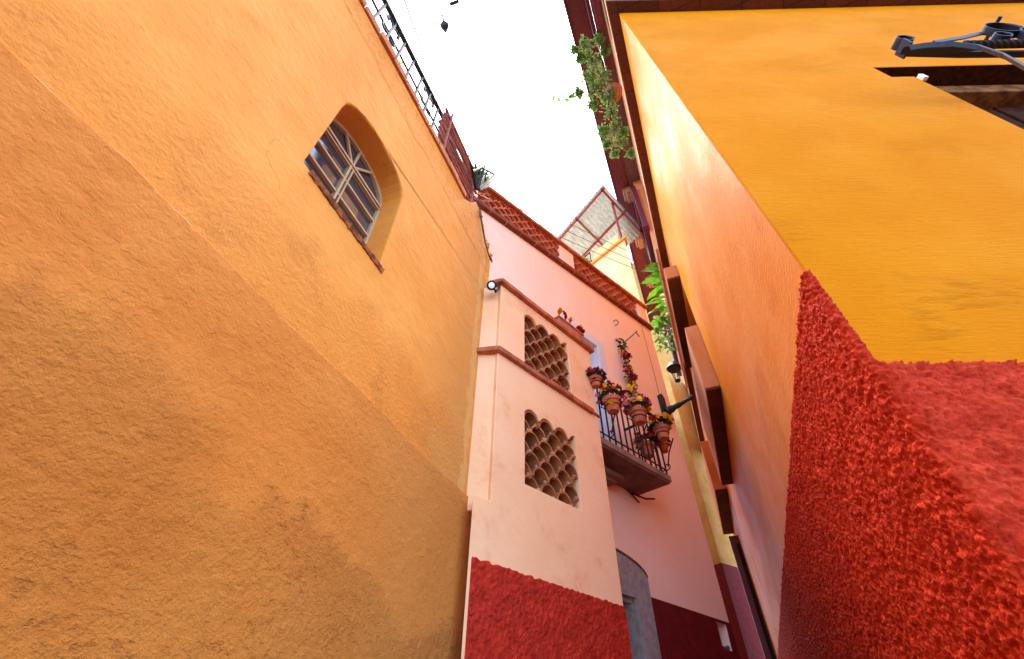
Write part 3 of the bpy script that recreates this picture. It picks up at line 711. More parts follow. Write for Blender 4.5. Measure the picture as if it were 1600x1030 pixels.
def flower_pot(px, py, o, sc_, cols, label, hang=True, n=46):
    a, h = B.ray(px, py, o); p = B.P(a, h, o); r = .062 * sc_; H = .105 * sc_
    t = thing('flower_pot', p - Vector((0, 0, H / 2)), label, 'flower pot', 'flower pots on the balcony')
    m = MB(); b = p - Vector((0, 0, H / 2)); m.lathe(b, [(r * .62, 0), (r * .66, .004), (r * .88, H * .72), (r * 1.05, H * .73), (r * 1.1, H), (r * .98, H), (r * .9, H * .8), (.001, H * .78)], 28); m.build('pot', 'pot', t, smooth=True)
    if hang:
        m = MB(); hz_ = H * .42; rad_ = r * .82
        m.tube([b + Vector((rad_ * math.cos(q), rad_ * math.sin(q), hz_)) for q in (2 * math.pi * i / 24 for i in range(24))], .0045, 6, closed=True)
        pc = b + Vector((0, 0, hz_)); w = B.P(a, h, BO - .02) + Vector((0, 0, hz_ - H / 2)); d = (w - pc).normalized()
        m.tube([pc + d * rad_, w + Vector((0, 0, .05))], .0045, 6); m.build('holder_ring', 'iron', t)
    flower_head(t, b + Vector((0, 0, H * 1.2)), r * 1.65, cols, n, .026 * sc_, 34, .055)
    return t
flower_pot(957, 634, BO + .09, 1.12, ['red', 'red', 'yel', 'pinkf'], 'leftmost of three large hanging pots on the balcony rail, dark red and yellow flowers')
flower_pot(998, 652, BO + .08, 1.15, ['pinkf', 'red', 'yel'], 'middle hanging terracotta pot with pale pink, red and yellow flowers on the balcony rail')
flower_pot(1035, 677, BO + .09, 1.05, ['yel', 'yel', 'red'], 'terracotta pot hung at the balcony corner with yellow flowers and round dark leaves')
flower_pot(931, 598, BO + .05, .8, ['red', 'red', 'pinkf'], 'small pot of crimson flowers close to the tower edge on the balcony')
flower_pot(1012, 704, BO - .09, 1.1, ['red', 'red', 'yel'], 'terracotta pot standing inside the balcony railing on the slab', hang=False)
flower_pot(1037, 700, BO - .07, .8, ['red'], 'small pot with a single bunch of crimson flowers at the balcony floor corner', hang=False, n=14)
# planter on the tower
a, h = T.ray(892, 500, -.03)
pl = thing('planter_box', T.P(2.33, TH + .04, -.06), 'rectangular terracotta planter with few red and yellow flowers on top of the lattice tower', 'planter')
m = MB(T); m.poly([(2.17, TH + .042), (2.47, TH + .042), (2.48, TH + .15), (2.16, TH + .15)], -.14, .0); m.box(2.15, 2.49, TH + .15, TH + .168, -.15, .01); m.build('box', 'pot', pl, .004)
for (aa, cc) in ((2.17, 'yel'), (2.24, 'red'), (2.31, 'yel'), (2.44, 'red'), (2.47, 'red'), (2.46, 'yel')):
    m = MB(T); q = T.L(aa, TH + .21 + rr(-.01, .03), .0); 
    for k in range(2): blossoms(m, q + Vector((rr(-.01, .01), 0, rr(-.02, .02))), .035, 9)
    m.build('blossom', cc, pl, fix=False)
m = MB(T)
for k in range(18): m.leaf(T.L(rr(2.18, 2.46), TH + .15, rr(-.08, 0)), (rr(-.4, .4), 0, 1), rvec(), rr(.03, .06), .012)
m.build('leaves', 'leaf', pl, fix=False)
# garland with its wall hook
hk = MB(B); hk.tube([B.L(3.69, 3.62, .0), B.L(3.69, 3.66, .03), B.L(3.80, 3.80, .10), B.L(3.88, 3.90, .12), B.L(3.90, 3.93, .11)], .007, 6); hk.tube([B.L(3.86, 3.87, .12), B.L(3.92, 3.84, .12)], .006, 6)
tag(hk.build('wall_hook', 'iron'), 'thin black iron hook on the pink wall above the flower garland', 'hook')
gl = thing('flower_garland', B.P(3.72, 3.6, .03), 'hanging garland of red and yellow flowers with green leaves on the pink wall', 'garland')
vine = [B.ray(x, y, .04) for x, y in ((969, 532), (972, 548), (980, 570), (984, 595), (986, 615), (990, 635), (1000, 655))]
m = MB(B); m.tube([B.L(a, h, .03) for a, h in vine], .005, 6); m.build('stem', 'leaf_d', gl)
lf = MB(B); rb, yb, pk = MB(B), MB(B), MB(B)
for (a0, h0), (a1, h1) in zip(vine, vine[1:]):
    for k in range(30):
        t_ = rr(0, 1); p = B.L(a0 + (a1 - a0) * t_ + rr(-.05, .05), h0 + (h1 - h0) * t_, .03 + rr(0, .06)); lf.leaf(p, rvec() + Vector((0, 0, -.5)), Vector((0, 0, .6)) + rvec() * .7, rr(.03, .06), rr(.02, .04))
def put(mb, px, py, r, n=3):
    for k in range(n):
        a, h = B.ray(px + rr(-3, 3), py + rr(-3, 3), .09); blossoms(mb, B.L(a, h, .09), r, 7)
for x, y in ((978, 553), (981, 579), (989, 588)): put(rb, x, y, .05, 4)
for x, y in ((971, 552), (976, 545), (986, 574), (984, 605), (990, 600)): put(yb, x, y, .03, 2)
for x, y in ((984, 556), (993, 612)): put(pk, x, y, .025, 2)
lf.build('leaves', 'leaf_d', gl, fix=False); rb.build('red_blossoms', 'red', gl, fix=False); yb.build('yellow_blossoms', 'yel', gl, fix=False); pk.build('pink_blossoms', 'pinkf', gl, fix=False)
# hooks, small lamp, wire on the pink house
m = MB(B); a, h = B.ray(959, 505); m.tube([B.L(a, h + .03, 0), B.L(a, h + .03, .04), B.L(a + .03, h, .05), B.L(a + .015, h - .04, .03), B.L(a, h - .05, .01)], .006, 6)
tag(m.build('wall_ring', 'iron'), 'little iron ring fixed on plain pink wall below the parapet', 'ring')
m = MB(B); c0 = B.ray(1022, 520); c1 = B.ray(1036, 622)
m.tube([B.L(4.28, 4.35, .006), B.L(4.29, 3.6, .008), B.L(4.285, 3.2, .008)], .004, 5)
tag(m.build('lamp_cable', 'mortar'), 'thin painted cable running down the pink wall to the lamp arm', 'cable')
# lantern arm
la = thing('lantern_arm', B.P(4.3, 3.0), 'dark cast-iron arm on a wall plate at the right edge of the pink wall', 'lamp bracket')
m = MB(B); m.poly([(4.24, 2.78), (4.33, 2.78), (4.34, 2.95), (4.35, 3.17), (4.30, 3.22), (4.23, 3.17)], .001, .035); m.build('wall_plate', 'iron_b', la, .008)
q0 = B.L(4.3, 2.96, .03); m = MB(B); q1 = q0 + B.L(.17, .15, .26) - B.L(0, 0, 0)
m.lathe(q0, [(.05, 0), (.055, .03), (.04, .05), (.045, .07), (.03, .12), (.034, .16), (.024, .22), (.018, .34)], 14, (q1 - q0)); m.build('arm', 'iron_b', la, smooth=True)
m = MB(B); m.lathe(q1 + (q1 - q0).normalized() * .0, [(.024, -.02), (.03, .0), (.024, .03)], 12, (q1 - q0)); m.build('socket', 'iron', la, smooth=True)
# floodlight at the seam
a, h = T.ray(768, 446, .0)
fl = thing('floodlight', T.P(1.44, 2.55, -.06), 'small lit floodlight in a blue-white glow at the top left of the lattice tower', 'light')
d_ = ROT @ Vector((768 - CX, -(446 - CY), -FPX)); p = d_ * (2.13 / d_.y) + Vector((0, 0, EYE)); n_ = Vector((.12, -.75, -.65)).normalized()
m = MB(); m.lathe(p, [(.012, -.06), (.03, -.05), (.036, 0), (.032, .004)], 18, n_); m.build('housing', 'iron_b', fl, smooth=True)
m = MB(); m.lathe(p, [(.022, .0045), (.016, .010), (.001, .012)], 18, n_); m.build('lens', 'led', fl, smooth=True)
m = MB(); m.tube([p - n_ * .05, p + Vector((.03, .03, -.03)), T.P(1.475, 2.535, -.005)], .012, 8); m.build('bracket', 'iron', fl)
# pots on the parapet
def parapet_item(px, py, mat, prof, name, label, cat, o=-.1):
    a, h = B.ray(px, py, o); z = ph_h(a) + .492; m = MB(B); m.lathe(B.L(a, z, o), prof, 18); tag(m.build(name, mat, smooth=True), label, cat)
parapet_item(781, 300, 'corbel', [(.03, 0), (.035, .03), (.05, .13), (.055, .15), (.04, .15)], 'clay_vase', 'pale clay vase standing on the pink parapet next to the iron spikes', 'vase')
parapet_item(822, 332, 'dish', [(.02, 0), (.018, .03), (.05, .06), (.066, .10), (.06, .14), (.03, .165), (.001, .17)], 'stone_ball', 'round pale ball ornament standing on the middle of the pink parapet', 'ornament')
# ================================================================ YELLOW HOUSE BEHIND
yh = thing('yellow_house', (2.6, 6.0, 0), 'pale yellow house rising behind the pink parapet and closing the alley', 'house')
Y = Frame(57, 5.85 * math.cos(math.radians(57)) - 12.85 * math.sin(math.radians(57)))   # far wall across the small square where the alley opens
y1, y2 = Y.ray(1128, 880), Y.ray(1152, 887); hd = (y1[1] + y2[1]) / 2; k_y = (y2[1] - y1[1]) / (y2[0] - y1[0]); sP = Y.ray(1003, 440)[0]
yd = [(sP, y1[1] + k_y * (sP - y1[0])), (sP + 6, y1[1] + k_y * (sP + 6 - y1[0]))]
MB(Y).poly(yd + [(sP + 6, 16.6), (sP, 16.6)], -.4, 0).build('front_wall', 'ochre', yh, .01)
MB(Y).poly([(a_, h_ - .003) for a_, h_ in yd] + [(sP + 6, -EYE), (sP, -EYE)], -.4, .02).build('front_dado', 'dado_m', yh, .004)
HY = 7.95; cB = Vector((.417 / 1.446 * HY, 1 / 1.446 * HY, 0)); dL = Vector((math.sin(math.radians(-40)), math.cos(math.radians(-40)), 0)); dR = Vector((math.sin(math.radians(17)), math.cos(math.radians(17)), 0))
def wprism(mb, plan, z0, z1):
    n = len(plan); vs = [Vector((p.x, p.y, z)) for z in (z0, z1) for p in plan]
    mb.add(vs, [tuple(range(n))[::-1], tuple(range(n, 2 * n))] + [(i, (i + 1) % n, n + (i + 1) % n, n + i) for i in range(n)])
m = MB(); wprism(m, [cB, cB + dL * 2.4, cB + dL * 2.4 + dR * 3, cB + dR * 3], 0, EYE + HY - .06); m.build('upper_block', 'yellowb', yh, .01)
m = MB(); wprism(m, [cB - dR * .05 - dL * .05, cB + dL * 2.45 - dR * .05, cB + dL * 2.45 + dR * .2, cB + dR * .2 - dL * .05], EYE + HY - .06, EYE + HY + .0); m.build('roof_band', 'reveal', yh, .005)
m = MB(); q = cB + dL * .12 + dR * .06; wprism(m, [q, q + dL * .75, q + dL * .75 + dR * .5, q + dR * .5], EYE + HY + .004, EYE + HY + .38); m.build('terrace_block', 'yellowb', yh, .01)
# corrugated canopy
cn = thing('roof_canopy', (2.0, 5.3, 9.6), 'corrugated grey sheet canopy on red steel frame above the yellow roof terrace', 'canopy')
HC = 9.5; k = HC; cT = Vector((.386 / 1.844 * HC, 1 / 1.844 * HC, EYE + HC)); dA = Vector((math.sin(math.radians(-32)), math.cos(math.radians(-32)), 0)); dB_ = Vector((math.sin(math.radians(45)), math.cos(math.radians(45)), 0))
m = MB(); vs = []; NN = 160; LA, LB = 1.85, 1.7
for i in range(NN + 1):
    for j in (0, 1):
        for th in (0, .006):
            p = cT + dA * (LA * i / NN) + dB_ * (LB * j) + Vector((0, 0, .03 + .025 * math.sin(i / NN * LA / .085 * 2 * math.pi * .8) + th)); vs.append(p)
fs = []
for i in range(NN):
    a = i * 4; b = a + 4; fs += [(a, b, b + 2, a + 2), (a + 1, a + 3, b + 3, b + 1), (a, a + 1, b + 1, b), (a + 2, b + 2, b + 3, a + 3)]
fs += [(0, 2, 3, 1), (NN * 4, NN * 4 + 1, NN * 4 + 3, NN * 4 + 2)]
m.add(vs, fs); m.build('corrugated_sheet', 'sheet', cn)
for p0, p1 in ((cT + dB_ * .06, cT + dB_ * .06 + dA * LA), (cT + dB_ * .9, cT + dB_ * .9 + dA * LA), (cT + dA * .08, cT + dA * .08 + dB_ * LB), (cT + dA * 1.0, cT + dA * 1.0 + dB_ * LB), (cT + dA * 1.8, cT + dA * 1.8 + dB_ * LB)):
    m = MB(); m.strap([p0 - Vector((0, 0, .03)), p1 - Vector((0, 0, .03))], (0, 0, 1), .06, .04); m.build('beam', 'redsteel', cn)
for q in (cT + dA * .12 + dB_ * .5,):
    m = MB(); m.tube([q, Vector((q.x, q.y, EYE + HY))], .03, 8); m.build('post', 'redsteel', cn)
bush('terrace_bush', 'pale green potted bush on the yellow roof terrace under the canopy', 'plant', [(cB + dL * 1.35 + dR * .1 + Vector((0, 0, EYE + 8.12)), .2), (cB + dL * 1.05 + dR * .1 + Vector((0, 0, EYE + 8.2)), .2), (cB + dL * 1.65 + dR * .1 + Vector((0, 0, EYE + 8.05)), .16)], 30, .07, 'leaf')
m = MB()
for k in range(7): p = cB + dL * (.9 + .28 * k) - dR * .0 + Vector((0, 0, EYE + HY + .02)); m.tube([p, p + Vector((0, 0, .4))], .012, 5)
p = cB + dL * .9 + Vector((0, 0, EYE + HY + .4)); m.tube([p, p + dL * 1.7], .015, 5)
tag(m.build('terrace_railing', 'iron'), 'thin dark railing at the edge of the yellow roof terrace', 'railing')
m = MB(); dp = Vector((.42, 1, 1.305)) * 12.0; dp = Vector((dp.x, dp.y, dp.z + EYE)); ax = Vector((-.7, -.45, .35)).normalized()
m.lathe(dp, [(r_ * 2.2, z_ * 2.2) for r_, z_ in ((.002, -.03), (.06, -.026), (.12, -.01), (.17, .02), (.165, .024), (.11, -.002), (.05, -.016), (.002, -.02))], 22, ax)
ds = thing('satellite_dish', dp, 'grey satellite dish on the pale yellow wall beside the dark eave', 'dish'); m.build('reflector', 'dish', ds, smooth=True)
m = MB(); m.tube([dp - ax * .02, dp + Vector((.1, .45, -.3))], .03, 6); m.tube([dp + Vector((0, 0, -.25)), dp + ax * .4], .006, 5); m.build('mast', 'wire', ds)
for k in range(3):
    m = MB(); z = 4.95 + .28 * k; p0 = B.P(1.9, 5.35 + .25 * k, -.5); p1 = Vector((2.6, 5.0, EYE + 6.0 + .22 * k)); mid = (p0 + p1) / 2 - Vector((0, 0, .08))
    m.tube([p0 + (p1 - p0) * t - Vector((0, 0, .25 * t * (1 - t))) for t in [i / 12 for i in range(13)]], .004, 5)
    tag(m.build('service_wire', 'wire'), ('lowest', 'middle', 'topmost')[k] + ' of the three thin wires crossing in front of the yellow wall', 'wire', 'wires in front of the yellow wall')
# ================================================================ RIGHT ORANGE-YELLOW HOUSE
rh_ = thing('golden_house', S.P(3, -EYE), 'tall golden yellow and orange house with rough red base on the right of the alley', 'house')
def cs(h): return 1.552 + (h - 1.0) * .047          # battered corner on the side plane
HT = 7.2
# side wall with door opening
op = [(5.56, 3.67), (8.45, 3.67), (8.45, 5.79), (5.56, 5.79)]
m = MB(S).poly([(cs(-EYE) + .012, -EYE), (13.85, -EYE), (13.85, HT), (cs(HT) + .012, HT)], -.35, 0, [op])  # run on past the conduit to close the alley against light
for v in m.v:
    if v.y < -.3 and v.x < 2.5: v.x += .19                    # mitred behind the front wall
m.build('side_wall', 'side', rh_, .012, 3)
MB(S).box(5.4, 8.6, 3.5, 5.95, -.42, -.36).build('opening_back', 'wood', rh_)
m = MB(S); m.box(5.4, 8.6, 3.4, 6.1, -1.2, -1.1); m.build('inner_room_wall', 'side', rh_)
# front wall in world space, with batter
C0 = lambda h: S.P(cs(h), h)
fyaw = math.radians(92.2); FD = Vector((math.sin(fyaw), math.cos(fyaw), 0)); FN = Vector((-math.cos(fyaw), math.sin(fyaw), 0)) * -1
FN = Vector((FD.y, -FD.x, 0)); FN = FN if FN.y < 0 else -FN     # toward the camera side
def fmat():
    a = C0(-EYE); b = C0(HT); zz = (b - a) / (HT + EYE)            # moves with height along the corner
    m = Matrix.Identity(4); m.col[0][:3] = FD; m.col[1][:3] = -FN; m.col[2][:3] = zz; m.col[3][:3] = C0(0) ; return m
class FF: pass
FW = FF(); MS = fmat(); FW.M = MS.copy(); FW.M.col[2][:3] = Vector((0, 0, 1)); SHEAR = FW.M.inverted() @ MS
FW.L = lambda a, h, o=0.: SHEAR @ Vector((a, -o, h)); FW.P = lambda a, h, o=0.: FW.M @ FW.L(a, h, o); FW.Mi = MS.inverted(); FW.sy = -1
FW.ray = lambda px, py, o=0.: Frame.ray(FW, px, py, o)
wl_ = [FW.ray(*p) for p in ((1365, 105), (1383, 120), (1437, 120), (1600, 205))]
(s_a, h_a), (s_b, h_b), (s_c, h_c), (s_d, h_d) = wl_
sj = (s_c + s_d) / 2; hb = 2.2
wh = [(s_a, h_a), (s_a, h_b), (sj, h_b), (sj, hb), (sj + 1.5, hb), (sj + 1.5, h_a)]
m = MB(FW).poly([(0, -EYE), (7, -EYE), (7, HT), (0, HT)], -.4, 0, [wh]); SI = SHEAR.inverted()
for v in m.v:
    w = SI @ v
    if w.y > .39 and w.x < .01: v.x += .22
m.build('front_wall', 'front', rh_, .014, 4)
# window in the front wall
fw_ = MB(FW); fw_.box(s_a + .002, sj + 1.49, h_a - .008, h_a - .001, -.39, -.004); fw_.build('soffit_plate', 'wood', rh_)
m = MB(FW); m.box(sj - .1, sj + 1.5, h_a - .19, h_a - .015, -.36, -.16); lt = m.build('window', 'lintel', rh_, .01)
m = MB(FW); 
for k in range(5): m.box(sj + .01 + k * .3, sj + .29 + k * .3, hb, h_a - .195, -.36, -.3 + .01 * (k % 2))
m.build('shutter', 'wood', lt, .006)
tag(MB(FW).box(sj - .015, sj + .02, h_b - .13, h_b - .05, .001, .03).build('plastic_clip', 'plastic'), 'small white plastic block on the wall edge beside the dark window opening', 'clip')
# rough red dado wrapping the corner
def wrap_dado():
    step = .0068; tS, tF = 9.5, .62; vs = []; fs = []
    us = [-tF]
    while us[-1] < tS:
        u = us[-1]; us.append(u + (.0024 if abs(u) < .03 else step * (1 if u < 1.2 else 1 + (u - 1.2) * .9)))
    lo_h, hi_h, NR = -.75, 1.51, 350; dh = (hi_h - lo_h) / NR; R_ = .03; nA, nB = FN, -S.n; U0 = -.014; over = []
    for j in range(NR + 1):
        for u in us:
            lim = (.985 if u < U0 else 1.5) + .008 * fbm(Vector((u * 22, 3, 0))) + .004 * fbm(Vector((u * 90, 5, 0)))
            h = lo_h + dh * j; ov = h > lim; over.append(h > lim + dh); h = min(h, lim)
            c = C0(h); p = c + S.d * u if u >= 0 else c + FD * (-u)
            kk = min(1, max(0, (u + R_) / (2 * R_))); kk = kk * kk * (3 - 2 * kk); n = nA.lerp(nB, kk).normalized()
            k = max(0, 1 - abs(u) / R_); p = p - (nA + nB).normalized() * .008 * k * k
            q = p + n * .02
            big = noise.noise(q * 8); n3 = noise.noise(q * 30 + Vector((0, 0, 5))); n1 = noise.noise(q * 64 + Vector((0, 0, 3))); n2 = noise.noise(q * 125 + Vector((0, 0, 9)))
            n4 = 1 - 2.2 * abs(noise.noise(q * 68 + Vector((0, 0, 15)))); am = 1.35 if u < 0 else 1.
            o = .019 + am * (.005 * big + .006 * n3 + .008 * n4 + .005 * n1 + .005 * n2)
            if ov: o = -.004
            elif h > .985 and U0 <= u < U0 + .0035: o = .004
            vs.append(p + n * o)
    w = len(us)
    for j in range(NR):
        for i in range(w - 1):
            f_ = (j * w + i, j * w + i + 1, (j + 1) * w + i + 1, (j + 1) * w + i)
            if not any(over[x] for x in f_): fs.append(f_)
    m = MB(); m.v = vs; m.f = fs; o = m.build('rough_dado', 'dado_r', rh_, fix=False); o.data.polygons.foreach_set('use_smooth', [True] * len(fs))
wrap_dado()
MB(S).box(cs(0) + 9.4, 12, -EYE, 1.5, .0, .014).build('far_dado', 'dado_r', rh_, .003)
MB(S).box(cs(0) + .05, cs(0) + 9.5, -EYE, -.7, .0, .014).build('low_dado', 'dado_r', rh_)
MB(FW).box(.02, 7, -EYE, .96, .0, .008).build('front_dado_base', 'dado_r', rh_)
# projecting brick-bottomed slabs
def ledge(s0_, s1_, h, o, th, name='ledge', mat='ledge'):
    m = MB(S); m.box(s0_, s1_, h + .03, h + th, .001, o); ob = m.build(name, mat, rh_, .01)
    m = MB(S); m.box(s0_ + .012, s1_ - .01, h, h + .03, .001, o - .006); m.build('brick_soffit', 'brick', ob, .006)
    return ob
ledge(5.42, 7.93, 5.80, .21, .30, 'window_hood')
ledge(5.50, 8.55, 3.62, .19, 1.15, 'bay_parapet')
ledge(10.45, 13.2, 4.33, .26, 1.2, 'bay_parapet')
# top slab
m = MB(); 
def plan(o_side, o_front, back, s_end=15.3):
    # corner outside of both walls at the top
    c = C0(HT); nS = -S.n
    # intersection of offset lines
    A_ = c + nS * o_side; Bp = c + FN * o_front; dd = S.d; ff = FD
    det = dd.x * (-ff.y) - (-ff.x) * dd.y; rx, ry = Bp.x - A_.x, Bp.y - A_.y; t = (rx * (-ff.y) - (-ff.x) * ry) / det
    K_ = A_ + dd * t
    return [K_, K_ + FD * 8, c + FD * 8 - FN * back, c - FN * back + FD * back, c + S.n * back + S.d * (s_end - 1.8) , c + nS * o_side + S.d * (s_end - 1.8)]
def wpoly(mb, pl_, z0, z1):
    tri = tessellate_polygon([[Vector((p.x, p.y, 0)) for p in pl_]]); n = len(pl_)
    vs = [Vector((p.x, p.y, z)) for z in (z0, z1) for p in pl_]
    mb.add(vs, [tuple(t)[::-1] for t in tri] + [tuple(i + n for i in t) for t in tri] + [(i, (i + 1) % n, n + (i + 1) % n, n + i) for i in range(n)])
m2 = MB(S)
c_ = C0(HT)
wpoly(m, plan(.13, .13, .3), EYE + HT + .004, EYE + HT + .05); tmp = m
mS = MB(S); mS.v = [S.Mi @ v for v in m.v]; mS.f = m.f; sb = mS.build('floor_slab', 'brick', rh_, .006)
m = MB(); wpoly(m, plan(.136, .136, .3), EYE + HT + .052, EYE + HT + .15); m.build('slab_edge', 'up_wall', sb, .006)
# upper storey
m = MB(); wpoly(m, plan(.0, .0, .3), EYE + HT + .152, EYE + 10); m.build('upper_storey_wall', 'up_wall', rh_)
# eave
MB(S).box(6.0, 10.9, HT + .152, 9.999, .001, .18).build('upper_bay', 'up_wall', rh_, .01)
ev = MB(S); ev.box(.2, 10.9, 10.0, 10.04, -.6, .63); e_ = ev.build('eave', 'eave', rh_)
m = MB(S); m.box(.2, 10.88, 9.96, 9.995, .3, .6); m.box(.2, 10.88, 9.93, 10.0, .602, .64); m.build('fascia', 'maroon', e_, .004)
for a in (3.15, 6.05, 7.5, 8.95, 4.6):
    m = MB(S); m.box(a, a + .3, 9.74, 9.99, .27, .40); m.box(a + .01, a + .29, 9.82, 9.99, .40, .46); m.build('corbel', 'corbel', e_, .015)
def upwin(a0, a1, h0=8.0, h1=9.5):
    m = MB(S); m.box(a0, a1, h0, h0 + .10, .166, .285); m.box(a0, a0 + .1, h0 + .1, h1, .166, .27); m.box(a1 - .1, a1, h0 + .1, h1, .166, .27); m.box(a0, a1, h1, h1 + .12, .166, .285); w = m.build('window', 'maroon', rh_, .008)
    m = MB(S); m.box(a0 + .1, a1 - .1, h0 + .1, h1, .166, .19); m.build('pane', 'glass', w)
    m = MB(S); m.box(a0 + .03, a1 - .03, h0 - .03, h0 - .002, .166, .255); m.build('sill_moulding', 'maroon', w, .006)
upwin(1.35, 2.75); upwin(5.87, 7.22); upwin(9.6, 11.2)
# lower end of the alley: maroon jamb, cable
tag(MB(S).box(12.01, 12.12, -EYE, 3.9, -.1, .20).build('alley_jamb', 'maroon', rh_, .006), None, None)
m = MB(S); 
for k in range(150):
    z = -EYE + .5 + .032 * k; m.lathe(S.L(11.93, z, .06), [(.022, 0), (.034, .008), (.034, .018), (.022, .026)], 8)
cd = m.build('ribbed_conduit', 'cable'); tag(cd, 'black ribbed conduit running up the far end of the orange side wall', 'conduit')
# planting of the upper windows
def at(px, py, o, fr=S): a, h = fr.ray(px, py, o); return fr.P(a, h, o)
pts = []
for (x, y, r) in ((915, 70, 14), (925, 95, 18), (940, 120, 20), (930, 140, 18), (950, 150, 20), (955, 175, 20), (960, 200, 18), (970, 222, 14), (948, 225, 10), (905, 145, 10), (985, 240, 8), (935, 60, 10), (908, 90, 10), (925, 165, 12), (942, 205, 12), (960, 240, 8), (898, 78, 6), (975, 205, 8), (920, 120, 14), (945, 80, 8)):
    a_ = .30 + .10 * (950 - x) / 60; d = ROT @ Vector((x - CX, -(y - CY), -FPX)); k_ = (HT + .75) / d.z; pts.append((d * k_ + Vector((0, 0, EYE)), r * k_ * 1.05))
bush('hanging_plant', 'bushy green plant spilling over the maroon window sill high on the golden house', 'plant', pts, 46, .052, 'leaf', wid=.55)
m = MB(S); 
tr = thing('trailing_vine', at(900, 150, .5), 'thin trailing vine sprig reaching out into the white sky beside the bushy plant', 'vine')
lf, tw = MB(), MB()
def sky_at(px, py, h): d = ROT @ Vector((px - CX, -(py - CY), -FPX)); return d * (h / d.z) + Vector((0, 0, EYE))
vn = [sky_at(x, y, 8.0) for x, y in ((945, 150), (925, 145), (905, 140), (893, 150), (880, 158), (870, 158))]
tw.tube(vn, .006, 5)
for i, p in enumerate(vn):
    for k in range(5): lf.leaf(p + rvec() * .04, rvec() + Vector((0, 0, -.6)), rvec(), rr(.07, .1), rr(.06, .08))
lf.build('leaves', 'leaf', tr, fix=False); tw.build('stem', 'twig', tr)
pb = MB(S); pb.lathe(S.L(3.15, 7.95, .24), [(.09, 0), (.1, .02), (.13, .2), (.15, .22), (.13, .23)], 20); tag(pb.build('hanging_pot', 'pot', smooth=True), 'clay pot half hidden in the bushy plant under the dark eave', 'pot')
# big-leaf plant
bl = thing('broadleaf_plant', sky_at(1035, 480, 7.9), 'bright green broad-leaved plant below the second maroon window of the golden house', 'plant')
lf, ld, tw = MB(), MB(), MB()
spine = [sky_at(x, y, 7.9) for x, y in ((1040, 425), (1041, 450), (1043, 480), (1046, 510), (1050, 540))]
tw.tube(spine, .012, 6)
LV = [((1040, 420), (1010, 414)), ((1044, 470), (1004, 478)), ((1045, 500), (1014, 508)), ((1046, 505), (1022, 520)), ((1040, 425), (1003, 422)), ((1042, 440), (1003, 441)), ((1042, 432), (1016, 430)), ((1044, 448), (1012, 466)), ((1044, 455), (1025, 462)), ((1046, 465), (1016, 470)), ((1046, 475), (1020, 485)), ((1047, 480), (1012, 490)), ((1048, 485), (1030, 495)), ((1045, 445), (1022, 448))]
for (a, b) in LV:
    for kk in range(1):
        p0, p1 = sky_at(a[0], a[1], 7.9 + rr(-.1, .1)), sky_at(b[0], b[1], 7.75 + rr(-.1, .1)); lf.leaf(p0, p1 - p0, Vector((0, -.3, 1)) + rvec() * .4, (p1 - p0).length * 1.1, .24)
for i in range(170):
    x = rr(1024, 1058); y = rr(492, 548); x += (y - 520) * .15; ld.leaf(sky_at(x, y, 7.8 + rr(-.15, .15)), rvec() + Vector((-.4, 0, -.5)), Vector((0, 0, 1)) + rvec() * .6, rr(.1, .17), rr(.07, .1))
lf.build('broad_leaves', 'leaf_l', bl, fix=False); ld.build('small_leaves', 'leaf', bl, fix=False); tw.build('stem', 'twig', bl)
# black lantern under the upper storey
p = sky_at(1054, 578, 7.6)
ln = thing('wall_lantern', p, 'dark metal lantern with serrated rim against the yellow wall, under the dark slab', 'lantern')
m = MB(); m.lathe(p, [(.16, 0), (.2, .05), (.12, .2), (.03, .26), (.001, .3)], 16); m.build('hood', 'iron', ln)
m = MB(); 
for q in range(4): m.tube([p + Vector((.12 * math.cos(q * 1.57), .12 * math.sin(q * 1.57), 0)), p + Vector((.06 * math.cos(q * 1.57), .06 * math.sin(q * 1.57), -.35))], .012, 5)
m.build('cage', 'iron', ln)
m = MB(); m.lathe(p + Vector((0, 0, -.39)), [(.05, 0), (.075, .02), (.075, .04)], 10); m.build('base', 'iron', ln)
# ================================================================ wrought iron at the right
ib = thing('iron_bracket', FW.P(3, h_a + .3, 0), 'dark wrought-iron scrolled bracket with a twisted bar jutting out at the upper right', 'bracket')
def fpt(px, py, o): a, h = FW.ray(px, py, o); return FW.L(a, h, o)
O_ = .34
m = MB(FW); m.strap([fpt(1408, 79, O_), fpt(1500, 76, O_), fpt(1560, 70, O_), fpt(1640, 68, O_)], FW.L(0, 0, 1), .05, .012)
m.strap([fpt(1412, 83, O_ - .05), fpt(1500, 85, O_ - .05), fpt(1640, 84, O_ - .05)], FW.L(0, 0, 1), .04, .03); m.build('flat_bar', 'iron', ib, .002)
def ring(cx, cy, rx, ry, o, w=.06, turns=1.15, t=.008, st=0.):
    c = fpt(cx, cy, o); r = (fpt(cx + rx, cy, o) - c).length; pts = []
    for j in range(40):
        q = st + j / 39 * 2 * math.pi * turns; k_ = 1 - .25 * j / 39; pts.append(c + Vector((r * k_ * math.cos(q), 0, r * k_ * math.sin(q))))
    return pts
for (cx, cy, rx, w, o) in ((1411, 68, 14, .075, O_), (1566, 48, 30, .05, O_ + .02), (1566, 58, 14, .04, O_ + .04), (1622, 55, 30, .05, O_ + .02)):
    m = MB(FW); m.strap(ring(cx, cy, rx, 0, o), (0, 1, 0), w, .008); m.build('scroll', 'iron_b', ib, .001)
m = MB(FW); cv = [fpt(1422, 75, O_ + .03), fpt(1450, 71, O_ + .05), fpt(1490, 69, O_ + .08), fpt(1530, 74, O_ + .10), fpt(1570, 88, O_ + .12), fpt(1605, 108, O_ + .14), fpt(1640, 132, O_ + .16)]
